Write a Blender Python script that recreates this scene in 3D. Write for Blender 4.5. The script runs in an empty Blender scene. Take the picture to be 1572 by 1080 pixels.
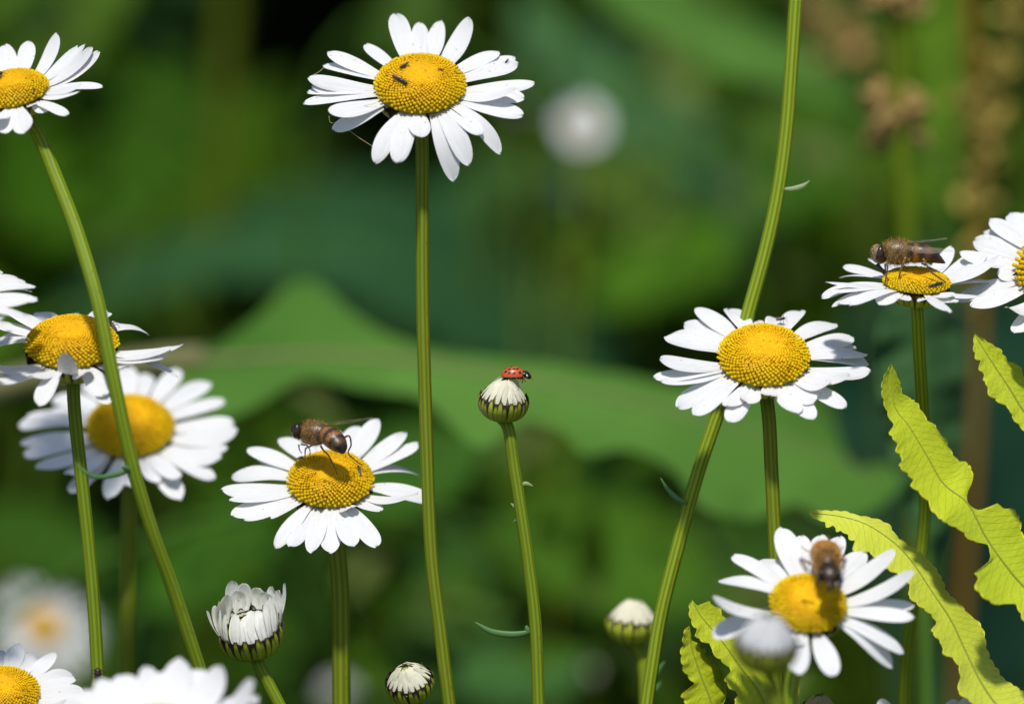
import bpy, math, random
import numpy as np
from mathutils import Vector

random.seed(7); rng = np.random.default_rng(11)
S = bpy.context.scene
col = S.collection
rad = math.radians
A = np.array

# ------------------------------------------------------------------ camera, sky, sun, exposure
CAM = A((0.0, 0.0, 0.62)); PITCH = rad(-7)
XV = A((1.0, 0, 0)); FW = A((0, math.cos(PITCH), math.sin(PITCH))); UP = A((0, -math.sin(PITCH), math.cos(PITCH)))
cd = bpy.data.cameras.new('camera'); co = bpy.data.objects.new('camera', cd); col.objects.link(co)
co.location = CAM; co.rotation_euler = (math.pi / 2 + PITCH, 0, 0)
cd.lens = 180; cd.sensor_width = 36; cd.clip_start = 0.05; cd.clip_end = 200
cd.dof.use_dof = True; cd.dof.focus_distance = 1.0; cd.dof.aperture_fstop = 7.0
S.camera = co
S.render.resolution_x, S.render.resolution_y = 1024, 703

SUN_EL, SUN_AZ = rad(63), rad(188)          # azimuth clockwise from +Y (the way we look): behind us, a little left
w = bpy.data.worlds.new('World'); S.world = w; w.use_nodes = True
nt = w.node_tree; sky = nt.nodes.new('ShaderNodeTexSky'); sky.sky_type = 'NISHITA'; sky.sun_disc = False
sky.sun_elevation = SUN_EL; sky.sun_rotation = SUN_AZ
bg = nt.nodes['Background']; bg.inputs[1].default_value = 0.105
nt.links.new(sky.outputs[0], bg.inputs[0])
sd = bpy.data.lights.new('sun', 'SUN'); sd.energy = 3.8; sd.angle = rad(4); sd.color = (1, 0.96, 0.89)
so = bpy.data.objects.new('sun', sd); col.objects.link(so); so.location = (-1, -1, 3)
sv = Vector((math.sin(SUN_AZ) * math.cos(SUN_EL), math.cos(SUN_AZ) * math.cos(SUN_EL), math.sin(SUN_EL)))
so.rotation_euler = sv.to_track_quat('Z', 'Y').to_euler()
S.view_settings.view_transform = 'Standard'; S.view_settings.look = 'None'
S.view_settings.exposure = 0.10; S.view_settings.gamma = 1
S.render.engine = 'CYCLES'
S.cycles.use_denoising = True; S.cycles.max_bounces = 8; S.cycles.transparent_max_bounces = 12
S.cycles.sample_clamp_indirect = 6

# ------------------------------------------------------------------ helpers
K = 0.2 / 1572
def P(px, py, d=1.0):
    return CAM + d * (FW + XV * ((px - 786) * K) - UP * ((py - 540) * K))
def CV(x, y, z):                    # right, up, towards the camera
    return XV * x + UP * y - FW * z
def unit(v):
    v = A(v, float); return v / (np.linalg.norm(v) + 1e-12)
def interp(pts, n):                 # Catmull-Rom through the points
    p = A(pts, float)
    if len(p) == 2: return p[0] + (p[1] - p[0]) * np.linspace(0, 1, n)[:, None]
    q = np.vstack([2 * p[0] - p[1], p, 2 * p[-1] - p[-2]]); m = len(p) - 1
    out = []
    for t in np.linspace(0, m - 1e-6, n):
        i = int(t); f = t - i; a, b, c, d = q[i:i + 4]
        out.append(.5 * ((2 * b) + (c - a) * f + (2 * a - 5 * b + 4 * c - d) * f * f + (3 * b - a - 3 * c + d) * f ** 3))
    return A(out)

class Mesh:
    def __init__(s): s.v = []; s.f = []; s.uv = []; s.c = []; s.n = 0
    def add(s, v, f, uv=None, c=None):
        v = A(v, float); k = len(v)
        s.v.append(v); s.f += [tuple(i + s.n for i in q) for q in f]
        s.uv.append(A(uv, float) if uv is not None else np.zeros((k, 2)))
        if c is None: c = np.ones((k, 3))
        c = A(c, float)
        if c.ndim == 1: c = np.tile(c, (k, 1))
        s.c.append(c); s.n += k
        return s
    def obj(s, name, mat, parent=None, origin=None, smooth=True):
        v = np.vstack(s.v)
        org = A(origin) if origin is not None else (world_loc(parent) if parent is not None else np.zeros(3))
        me = bpy.data.meshes.new(name); me.from_pydata((v - org).tolist(), [], s.f); me.update()
        uvl = me.uv_layers.new(name='UVMap'); idx = np.zeros(len(me.loops), int); me.loops.foreach_get('vertex_index', idx)
        uvl.data.foreach_set('uv', np.vstack(s.uv)[idx].ravel().astype(np.float32))
        ca = me.color_attributes.new('col', 'FLOAT_COLOR', 'POINT')
        ca.data.foreach_set('color', np.hstack([np.vstack(s.c), np.ones((s.n, 1))]).ravel().astype(np.float32))
        if smooth: me.polygons.foreach_set('use_smooth', [True] * len(me.polygons))
        me.materials.append(mat)
        o = bpy.data.objects.new(name, me); col.objects.link(o)
        if parent is not None: o.parent = parent
        else: o.location = org
        return o
def world_loc(o):
    p = np.zeros(3)
    while o is not None: p = p + A(o.location); o = o.parent
    return p
def tag(o, label, cat, group=None, kind=None):
    o['label'] = label; o['category'] = cat
    if group: o['group'] = group
    if kind: o['kind'] = kind
    return o
def empty(name, loc, label, cat, group=None):
    o = bpy.data.objects.new(name, None); o.empty_display_size = .01; col.objects.link(o); o.location = loc
    return tag(o, label, cat, group)

def tube(m, pts, r, sides=10, flutes=0, amp=.06, c=None, cap=True, flat=1.0, flatdir=None):
    p = A(pts, float); n = len(p); r = np.broadcast_to(A(r, float), (n,))
    t = np.gradient(p, axis=0); t /= np.linalg.norm(t, axis=1)[:, None] + 1e-12
    u = np.cross(t[0], (0, 1, 0) if flatdir is None else flatdir)
    if np.linalg.norm(u) < .1: u = np.cross(t[0], (1, 0, .2))
    u = unit(u); V = []; UVs = []
    ang = np.linspace(0, 2 * math.pi, sides, endpoint=False)
    for i in range(n):
        u = unit(u - t[i] * u.dot(t[i])); w_ = np.cross(t[i], u)
        rr = r[i] * (1 + amp * np.cos(flutes * ang)) if flutes else np.full(sides, r[i])
        V.append(p[i] + np.outer(rr * np.cos(ang), u) + np.outer(rr * np.sin(ang) * flat, w_))
        UVs.append(np.stack([ang / 2 / math.pi, np.full(sides, i / (n - 1))], 1))
    F = []
    for i in range(n - 1):
        for j in range(sides):
            k = (j + 1) % sides; F.append((i * sides + j, i * sides + k, (i + 1) * sides + k, (i + 1) * sides + j))
    if cap: F += [tuple(range(sides))[::-1], tuple((n - 1) * sides + j for j in range(sides))]
    cc = None
    if c is not None:
        c = A(c, float); cc = np.repeat(c, sides, 0) if c.ndim == 2 else c
    m.add(np.vstack(V), F, np.vstack(UVs), cc)
def grid_faces(a, b, wrap=False):
    F = []
    for i in range(a - 1):
        for j in range(b if wrap else b - 1):
            k = (j + 1) % b; F.append((i * b + j, i * b + k, (i + 1) * b + k, (i + 1) * b + j))
    return F
def ellipsoid(m, c, ax, nu=8, nv=12, colr=None):     # ax: three axis vectors
    V = []; 
    for i in range(nu + 1):
        th = math.pi * i / nu
        for j in range(nv):
            ph = 2 * math.pi * j / nv
            V.append(c + ax[0] * math.cos(th) + ax[1] * math.sin(th) * math.cos(ph) + ax[2] * math.sin(th) * math.sin(ph))
    m.add(V, grid_faces(nu + 1, nv, True), None, colr)

# ------------------------------------------------------------------ materials
def mat_base(name):
    m = bpy.data.materials.new(name); m.use_nodes = True
    t = m.node_tree; t.nodes.clear(); out = t.nodes.new('ShaderNodeOutputMaterial')
    p = t.nodes.new('ShaderNodeBsdfPrincipled'); t.links.new(p.outputs[0], out.inputs[0])
    return m, t, p, out
def N(t, kind, **kw):
    n = t.nodes.new(kind)
    for k, v in kw.items():
        if k.startswith('i_'):
            key = k[2:]; n.inputs[int(key) if key.isdigit() else key].default_value = v
        else: setattr(n, k, v)
    return n
def mixc(t, fac, a, b, blend='MIX'):
    n = t.nodes.new('ShaderNodeMix'); n.data_type = 'RGBA'; n.blend_type = blend
    for s, v in ((n.inputs[0], fac), (n.inputs[6], a), (n.inputs[7], b)):
        if hasattr(v, 'is_output'): t.links.new(v, s)
        elif isinstance(v, (int, float)): s.default_value = v
        else: s.default_value = (*v, 1)
    return n.outputs[2]
def noise(t, scale, detail=3, coord='Object', vec=None):
    n = N(t, 'ShaderNodeTexNoise', i_Scale=scale, i_Detail=detail)
    tc = N(t, 'ShaderNodeTexCoord'); t.links.new(vec if vec is not None else tc.outputs[coord], n.inputs['Vector'])
    return n.outputs['Fac']
def ramp(t, fac, lo, hi):
    n = N(t, 'ShaderNodeMapRange'); n.inputs[1].default_value = lo; n.inputs[2].default_value = hi
    t.links.new(fac, n.inputs[0]); return n.outputs[0]
def translucent(t, p, out, colour, fac):
    tr = N(t, 'ShaderNodeBsdfTranslucent'); mx = N(t, 'ShaderNodeMixShader', i_0=fac)
    if hasattr(colour, 'is_output'): t.links.new(colour, tr.inputs[0])
    else: tr.inputs[0].default_value = (*colour, 1)
    t.links.new(p.outputs[0], mx.inputs[1]); t.links.new(tr.outputs[0], mx.inputs[2]); t.links.new(mx.outputs[0], out.inputs[0])
def bump(t, p, h, strength, dist=.0004):
    b = N(t, 'ShaderNodeBump', i_Strength=strength, i_Distance=dist); t.links.new(h, b.inputs['Height']); t.links.new(b.outputs[0], p.inputs['Normal'])
def attr(t): return N(t, 'ShaderNodeVertexColor', layer_name='col').outputs[0]
def uvxy(t):
    tc = N(t, 'ShaderNodeTexCoord'); s = N(t, 'ShaderNodeSeparateXYZ'); t.links.new(tc.outputs['UV'], s.inputs[0]); return tc.outputs['UV'], s.outputs[0], s.outputs[1]
def math_(t, op, a, b=0.0):
    n = N(t, 'ShaderNodeMath', operation=op)
    for s, v in ((n.inputs[0], a), (n.inputs[1], b)):
        if hasattr(v, 'is_output'): t.links.new(v, s)
        else: s.default_value = v
    return n.outputs[0]

def make_petal_mat(name, base, tint):
    m, t, p, out = mat_base(name)
    uv, u, v = uvxy(t)
    mp = N(t, 'ShaderNodeMapping'); t.links.new(uv, mp.inputs[0]); mp.inputs['Scale'].default_value = (3, 38, 1)
    f = noise(t, 1.0, 2, vec=mp.outputs[0])
    bb = ramp(t, u, 0.16, 0.0)                     # petal bases are greenish cream
    c = mixc(t, ramp(t, f, .35, .75), base, tuple(x * .955 for x in base))
    c = mixc(t, math_(t, 'MULTIPLY', bb, .8), c, tint)
    vor = N(t, 'ShaderNodeTexVoronoi', i_Scale=330.0); tc = N(t, 'ShaderNodeTexCoord'); t.links.new(tc.outputs['Object'], vor.inputs['Vector'])
    c = mixc(t, math_(t, 'MULTIPLY', ramp(t, vor.outputs['Distance'], .10, .04), .55), c, (.42, .34, .16))
    t.links.new(c, p.inputs['Base Color']); p.inputs['Roughness'].default_value = .55; p.inputs['Specular IOR Level'].default_value = .3
    bump(t, p, f, .5, .0004); translucent(t, p, out, c, .15)
    return m
M_PETAL = make_petal_mat('petal_white', (.785, .79, .80), (.70, .74, .5))
M_BUDPETAL = make_petal_mat('bud_petal_cream', (.87, .84, .64), (.62, .66, .28))

M_WHITEBUD = make_petal_mat('bud_petal_white', (.88, .88, .82), (.70, .70, .40))
M_TANPETAL = make_petal_mat('bud_petal_brown', (.42, .35, .17), (.25, .24, .06))
m, t, p, out = mat_base('disc_yellow'); M_DISC = m
t.links.new(attr(t), p.inputs['Base Color']); p.inputs['Roughness'].default_value = .6; p.inputs['Specular IOR Level'].default_value = .25
translucent(t, p, out, attr(t), .26)

def make_stem_mat(name, a, b, red):
    m, t, p, out = mat_base(name); uv, u, v = uvxy(t)
    st = math_(t, 'SINE', math_(t, 'MULTIPLY', u, 2 * math.pi * 9))
    mp = N(t, 'ShaderNodeMapping'); t.links.new(uv, mp.inputs[0]); mp.inputs['Scale'].default_value = (14, 5, 1)
    f = noise(t, 1.0, 4, vec=mp.outputs[0])
    c = mixc(t, ramp(t, math_(t, 'ADD', st, math_(t, 'MULTIPLY', f, .8)), -.7, 1.3), a, b)
    mp2 = N(t, 'ShaderNodeMapping'); t.links.new(uv, mp2.inputs[0]); mp2.inputs['Scale'].default_value = (4, 60, 1)
    f2 = noise(t, 1.0, 2, vec=mp2.outputs[0])
    c = mixc(t, ramp(t, f2, .62, .75), c, red)
    t.links.new(c, p.inputs['Base Color']); p.inputs['Roughness'].default_value = .55; p.inputs['Specular IOR Level'].default_value = .2
    bump(t, p, f, .3, .0002)
    return m
M_STEM = make_stem_mat('stem_olive', (.105, .145, .006), (.185, .235, .010), (.17, .13, .015))
M_STEMB = make_stem_mat('stem_bright', (.13, .19, .008), (.27, .36, .02), (.25, .22, .02))
M_STEMG = make_stem_mat('stem_green', (.110, .165, .006), (.19, .265, .012), (.16, .15, .02))

m, t, p, out = mat_base('bract'); M_BRACT = m
t.links.new(attr(t), p.inputs['Base Color']); p.inputs['Roughness'].default_value = .5
bump(t, p, noise(t, 900, 2), .2, .0003)

def make_leaf_mat(name, a, b, trans=.3, vein=True, rough=.45, nscale=60, spot=None, sat=None):
    m, t, p, out = mat_base(name); uv, u, v = uvxy(t)
    f = noise(t, nscale, 4)
    c = mixc(t, ramp(t, f, .3, .7), a, b)
    if vein:
        av = math_(t, 'ABSOLUTE', v)
        ph = math_(t, 'ADD', math_(t, 'MULTIPLY', u, 26.0), math_(t, 'MULTIPLY', av, -2.4))
        ph = math_(t, 'ADD', ph, math_(t, 'MULTIPLY', f, .8))
        s = math_(t, 'ABSOLUTE', math_(t, 'SINE', math_(t, 'MULTIPLY', ph, math.pi)))
        line = ramp(t, s, .16, .0)
        c = mixc(t, math_(t, 'MULTIPLY', line, .22), c, tuple(x * .62 for x in a))
        c = mixc(t, math_(t, 'MULTIPLY', ramp(t, av, .93, 1.0), .55), c, (min(1, a[0] * 1.5 + .04), a[1] * 1.02, a[2]))
        mp = N(t, 'ShaderNodeMapping'); t.links.new(uv, mp.inputs[0]); mp.inputs['Scale'].default_value = (55, 5, 1); mp.inputs['Rotation'].default_value = (0, 0, .1)
        h = math_(t, 'ADD', math_(t, 'MULTIPLY', noise(t, 1.0, 4, vec=mp.outputs[0]), .7), math_(t, 'MULTIPLY', line, -.5))
        bump(t, p, h, .45, .0006)
    if spot:
        vor = N(t, 'ShaderNodeTexVoronoi', i_Scale=spot); tc = N(t, 'ShaderNodeTexCoord'); t.links.new(tc.outputs['Object'], vor.inputs['Vector'])
        c = mixc(t, ramp(t, vor.outputs['Distance'], .045, .025), c, (.05, .03, .01))
    t.links.new(c, p.inputs['Base Color']); p.inputs['Roughness'].default_value = rough; p.inputs['Specular IOR Level'].default_value = .4
    translucent(t, p, out, c, trans)
    return m
M_FERN = make_leaf_mat('fern_yellow_green', (.51, .585, .045), (.61, .66, .065), .15, spot=130)
M_FERN2 = make_leaf_mat('fern_lime_green', (.45, .555, .018), (.55, .625, .03), .15, spot=130)
M_STEMLEAF = make_leaf_mat('stem_leaf_green', (.06, .17, .05), (.11, .24, .07), .2, vein=False)
M_PALELEAF = make_leaf_mat('stem_leaf_pale', (.25, .34, .13), (.33, .42, .2), .2, vein=False)

def plain(name, c, rough=.5, spec=.5, nz=None, c2=None):
    m, t, p, out = mat_base(name)
    if nz:
        t.links.new(mixc(t, ramp(t, noise(t, nz, 4), .3, .7), c, c2), p.inputs['Base Color'])
    else: p.inputs['Base Color'].default_value = (*c, 1)
    p.inputs['Roughness'].default_value = rough; p.inputs['Specular IOR Level'].default_value = spec
    return m
m, t, p, out = mat_base('insect_body'); M_BODY = m
t.links.new(mixc(t, ramp(t, noise(t, 2500, 3), .3, .75), attr(t), (.02, .012, .006)), p.inputs['Base Color']); p.inputs['Roughness'].default_value = .38
bump(t, p, noise(t, 4000, 2), .25, .0002)
m, t, p, out = mat_base('ladybird_shell'); M_LADY = m
t.links.new(attr(t), p.inputs['Base Color']); p.inputs['Roughness'].default_value = .34
M_EYE = plain('insect_eye', (.018, .010, .008), .25, .5, 3000, (.035, .02, .014))
M_HAIR = plain('insect_hair', (.48, .31, .09), .6, .3, 1500, (.26, .15, .04))
M_HAIR2 = plain('bee_hair', (.66, .36, .08), .6, .3, 1500, (.42, .20, .04))
M_LEG = plain('insect_leg', (.05, .022, .01), .4)
M_BLACK = plain('black_chitin', (.012, .010, .010), .35)
m, t, p, out = mat_base('insect_wing'); M_WING = m
tr = N(t, 'ShaderNodeBsdfTransparent'); mx = N(t, 'ShaderNodeMixShader', i_0=.20)
p.inputs['Base Color'].default_value = (.42, .34, .26, 1); p.inputs['Roughness'].default_value = .2
t.links.new(tr.outputs[0], mx.inputs[1]); t.links.new(p.outputs[0], mx.inputs[2]); t.links.new(mx.outputs[0], out.inputs[0])
M_SILK = plain('spider_silk', (.55, .45, .2), .3)
def colmat(name, trans=.25, rough=.5):
    m, t, p, out = mat_base(name); c = mixc(t, ramp(t, noise(t, 25, 3), .25, .75), attr(t), (.55, .55, .45), 'MULTIPLY')
    c = mixc(t, .6, attr(t), c)
    t.links.new(c, p.inputs['Base Color']); p.inputs['Roughness'].default_value = rough; p.inputs['Specular IOR Level'].default_value = .15; translucent(t, p, out, c, trans)
    return m
M_UNDER = colmat('undergrowth_leaf', .3)
M_SEED = colmat('dock_seed', .1, .6)

# ------------------------------------------------------------------ the ground and the dark hedge
m, t, p, out = mat_base('soil')
t.links.new(mixc(t, ramp(t, noise(t, 8, 5), .35, .7), (.012, .016, .005), (.03, .04, .010)), p.inputs['Base Color']); p.inputs['Roughness'].default_value = .9
n = 60; gx = np.concatenate([np.linspace(-60, -3, 12), np.linspace(-2.8, 2.8, 37), np.linspace(3, 60, 12)])
gy = np.concatenate([np.linspace(-60, -1, 12), np.linspace(-.8, 4.6, 37), np.linspace(5, 60, 12)])
V = [(x, y, -.03 + .02 * math.sin(x * 3.1 + y) * math.cos(y * 2.3) if abs(x) < 3 and -1 < y < 5 else -.03) for y in gy for x in gx]
g = Mesh().add(V, grid_faces(len(gy), len(gx))).obj('ground', m); g['kind'] = 'structure'

def leaf_blade(m, base, dirv, nrm, L, W, c, fold=.15, droop=.15):
    d = unit(dirv); nn = unit(nrm - d * np.dot(nrm, d)); s = np.cross(d, nn)
    ts = A((0, .18, .42, .7, 1.0)); ws = A((.08, .62, 1.0, .72, .02)) * W / 2
    V = []
    for a, b in zip(ts, ws):
        q = base + d * L * a - nn * L * droop * a * a
        V += [q - s * b + nn * b * fold, q, q + s * b + nn * b * fold]
    m.add(V, grid_faces(5, 3), None, c)

# hedge: a lumpy core painted near black as deep shade, plus leaves on it
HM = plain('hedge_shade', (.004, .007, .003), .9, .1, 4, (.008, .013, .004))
hroot = empty('hedge', (0, 3.6, 0), 'dark deep green hedge filling the far background behind all the flowers', 'hedge')
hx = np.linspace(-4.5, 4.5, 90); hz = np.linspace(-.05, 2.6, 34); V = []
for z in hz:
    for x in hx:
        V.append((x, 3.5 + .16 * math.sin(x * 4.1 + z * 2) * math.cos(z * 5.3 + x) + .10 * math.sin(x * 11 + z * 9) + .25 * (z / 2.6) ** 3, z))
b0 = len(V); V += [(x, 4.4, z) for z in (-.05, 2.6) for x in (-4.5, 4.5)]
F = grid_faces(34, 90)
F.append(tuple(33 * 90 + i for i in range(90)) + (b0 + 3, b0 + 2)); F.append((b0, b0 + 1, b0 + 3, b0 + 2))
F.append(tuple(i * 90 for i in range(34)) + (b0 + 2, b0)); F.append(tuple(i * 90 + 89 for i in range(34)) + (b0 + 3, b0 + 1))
Mesh().add(V, F).obj('shade_core', HM, hroot)
hm = Mesh()
for i in range(5200):
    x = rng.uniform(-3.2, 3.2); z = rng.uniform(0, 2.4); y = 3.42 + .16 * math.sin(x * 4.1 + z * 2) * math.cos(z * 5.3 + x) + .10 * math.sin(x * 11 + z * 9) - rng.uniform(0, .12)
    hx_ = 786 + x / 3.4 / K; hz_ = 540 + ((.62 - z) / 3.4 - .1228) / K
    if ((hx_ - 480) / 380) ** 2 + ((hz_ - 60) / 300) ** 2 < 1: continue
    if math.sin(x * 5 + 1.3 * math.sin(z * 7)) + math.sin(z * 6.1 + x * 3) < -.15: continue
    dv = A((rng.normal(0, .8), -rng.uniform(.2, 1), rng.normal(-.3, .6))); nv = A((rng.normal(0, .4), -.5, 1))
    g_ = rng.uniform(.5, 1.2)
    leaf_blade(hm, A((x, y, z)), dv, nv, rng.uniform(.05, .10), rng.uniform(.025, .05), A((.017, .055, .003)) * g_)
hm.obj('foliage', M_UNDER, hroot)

# ------------------------------------------------------------------ stems, daisies, buds
def px3(pts, d):
    return A([P(q[0], q[1], q[2] if len(q) > 2 else d) for q in pts])
def ground_pts(last, prev, lean=1.0):
    dirv = last - prev; k = dirv / max(1e-6, -dirv[2]) if dirv[2] < -1e-6 else A((0, 0, -1.0))
    k = A((np.clip(k[0], -.35, .35), np.clip(k[1], -.2, .2), -1.0))
    z1 = last[2] * .5; p1 = last + k * (last[2] - z1) * .6; p1[2] = z1
    p2 = p1 + k * z1 * .25; p2[2] = -.025
    return [p1, p2]
def full_stem(pts3):
    pts3 = [A(q) for q in pts3]
    return pts3 + ground_pts(pts3[-1], pts3[-2])
def stem_line(pts3, k=14):
    c = interp(pts3[:-2], k * (len(pts3) - 2)); d = unit(c[-1] - c[-3]); L = np.linalg.norm(A(pts3[-1]) - c[-1])
    t = np.linspace(0, 1, 16)[1:, None]                 # bend gently from the last seen direction to the root
    mid = c[-1] + d * L * .5
    return np.vstack([c, (1 - t) ** 2 * c[-1] + 2 * t * (1 - t) * mid + t * t * A(pts3[-1])])
def build_stem(root, pts3, width, mat, taper=1.0, top=1.12):
    c = stem_line(pts3); n = len(c)
    z = np.linspace(0, 1, n); r = width / 2 * (1 + (taper - 1) * z) * (1 + (top - 1) * np.exp(-z * 60))
    m = Mesh(); tube(m, c, r, 28, 9, .045)
    return m.obj('stem', mat, root)
def strip_small_leaf(root, pts, wpx, d, mat, name='leaf'):
    c = interp(px3(pts, d), 14); n = len(c); t_ = np.linspace(0, 1, n)
    r = wpx * K * d / 2 * (.45 + .55 * np.sin(np.pi * np.clip(t_, 0, 1) ** .8)) * (1 - .75 * t_ ** 5)
    m = Mesh(); tube(m, c, r, 8, flat=.35, flatdir=CV(0, 0, 1)); return m.obj(name, mat, root)

NU = 1 - (1 - np.linspace(0, 1, 17)) ** 1.55; NVv = np.linspace(-1, 1, 9)
def petal_mesh(B0, B1, B2, W, nrm, twist, cup, seed, point=.0):
    r_ = random.Random(seed)
    V = []; UVs = []
    t = NU[:, None]
    sp = (1 - t) ** 2 * B0 + 2 * t * (1 - t) * B1 + t * t * B2
    tg = 2 * (1 - t) * (B1 - B0) + 2 * t * (B2 - B1)
    mx = r_.uniform(.55, .68); k1, k2, k3 = r_.uniform(0, 6), r_.uniform(0, 6), r_.uniform(-1, 1)
    notch = A([1 - .032 * abs(math.sin(2.9 * v + k3)) for v in NVv])
    Ltot = np.linalg.norm(B1 - B0) + np.linalg.norm(B2 - B1)
    for i, tt in enumerate(NU):
        T = unit(tg[i]); nn = unit(nrm - T * np.dot(nrm, T)); s = np.cross(T, nn)
        a = twist * (0.3 + .7 * tt); s2 = s * math.cos(a) + nn * math.sin(a); n2 = np.cross(s2, T); n2 = n2 if n2.dot(nn) > 0 else -n2
        if tt < mx: wv = .40 + .60 * math.sin(math.pi / 2 * tt / mx) ** 1.1
        else:
            q = (tt - mx) / (1 - mx); wv = max(.10, (1 - q ** (2.25 - .5 * point)) ** .5) if q < .999 else .10
        wv *= 1 + .03 * math.sin(7 * tt + k1)
        for j, v in enumerate(NVv):
            edge = W / 2 * wv
            z = edge * (cup * v * v + .075 * math.cos(v * 3 * math.pi) * (1 - .6 * tt)) + .035 * W * math.sin(5 * tt + k2 + v * 1.7) * tt
            shift = T * (Ltot * (notch[j] - 1) * max(0, (tt - .6) / .4) ** 2)
            V.append(sp[i] + s2 * edge * v + n2 * z + shift); UVs.append((tt, v * .5 + .5 + seed % 17))
    return Mesh().add(V, grid_faces(17, 9), UVs)

def frame_of(a, b):
    a, b = rad(a), rad(b)
    n_ = math.cos(a) * CV(math.sin(b), math.cos(b), 0) + math.sin(a) * CV(0, 0, 1)
    e1 = CV(math.cos(b), -math.sin(b), 0); e1 = unit(e1 - n_ * e1.dot(n_))
    return n_, e1, np.cross(n_, e1)        # e2 points away from us and up
def dome_h(rho, h, dim):
    return h * np.maximum(0, 1 - rho ** 2.3) ** .62 - dim * np.exp(-(rho / .26) ** 2)
def build_disc(root, C, n_, e1, e2, r, h, dim, NF, bright=1.0, detail=True):
    m = Mesh(); hh = h * r; dd = dim * r; seedp = rng.uniform(0, 6)
    R_ = np.linspace(0, 1, 14)[1:] ** .8; V = [C + n_ * dome_h(0, hh, dd)]; nv = 40
    for q in R_:
        for j in range(nv):
            a = 2 * math.pi * j / nv
            V.append(C + n_ * (dome_h(q, hh, dd)) + (e1 * math.cos(a) + e2 * math.sin(a)) * r * .95 * q)
    F = [(0, 1 + j, 1 + (j + 1) % nv) for j in range(nv)]
    for i in range(len(R_) - 1):
        for j in range(nv):
            k = (j + 1) % nv; F.append((1 + i * nv + j, 1 + (i + 1) * nv + j, 1 + (i + 1) * nv + k, 1 + i * nv + k))
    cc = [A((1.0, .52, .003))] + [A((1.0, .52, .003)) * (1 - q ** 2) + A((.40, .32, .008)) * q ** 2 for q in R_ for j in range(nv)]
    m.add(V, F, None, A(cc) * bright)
    cap = np.linspace(0, 2 * math.pi, 7)[:-1]
    for i in range(NF):
        rho = ((i + .5) / NF) ** .56; a = i * 2.399963 + rng.normal(0, .007 / max(rho, .15)); rho = min(.995, rho + rng.normal(0, .0025))
        dr = e1 * math.cos(a) + e2 * math.sin(a)
        hz = dome_h(rho, hh, dd); hz2 = dome_h(min(rho + .02, 1), hh, dd)
        slope = (hz - hz2) / (.02 * r); nn = unit(n_ + dr * min(slope, 1.6) * .8 + A(rng.normal(0, .05, 3)))
        s = r * math.sqrt(math.pi / NF) * 1.05 * (.80 + .35 * rho) * rng.uniform(.9, 1.08)
        q = C + dr * r * .96 * rho + n_ * hz
        g1 = unit(np.cross(nn, (.3, .5, .8))); g2 = np.cross(nn, g1)
        openf = rho > .62 + rng.uniform(-.06, .10)
        hgt = s * (.16 + 0.85 * min(1, max(0, (rho - .32) / .40))) * rng.uniform(.85, 1.15)
        rr = s * (.44 if rho > .5 else .50)
        prof = ((-.4, .75), (hgt / s * .55, .92), (hgt / s * .92, 1.0 if openf else .85), (hgt / s * 1.08, .72 if openf else .45))
        Vf = []
        for z, k in prof:
            Vf += [q + nn * z * s + (g1 * math.cos(b) + g2 * math.sin(b)) * rr * k for b in cap]
        Vf.append(q + nn * s * (hgt / s * (.80 if openf else 1.14)))
        Ff = grid_faces(4, 6, True) + [(18 + j, 18 + (j + 1) % 6, 24) for j in range(6)]
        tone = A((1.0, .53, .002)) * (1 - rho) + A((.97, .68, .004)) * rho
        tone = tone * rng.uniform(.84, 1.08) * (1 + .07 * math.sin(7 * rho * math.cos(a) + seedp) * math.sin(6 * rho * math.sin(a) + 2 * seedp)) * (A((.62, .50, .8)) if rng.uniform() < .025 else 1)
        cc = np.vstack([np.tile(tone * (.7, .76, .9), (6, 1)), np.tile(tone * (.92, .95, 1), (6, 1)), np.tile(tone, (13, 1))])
        if openf: cc[24] = tone * (.6, .5, 1)
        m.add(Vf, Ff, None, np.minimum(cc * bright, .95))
    return m.obj('disc', M_DISC, root)

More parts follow.
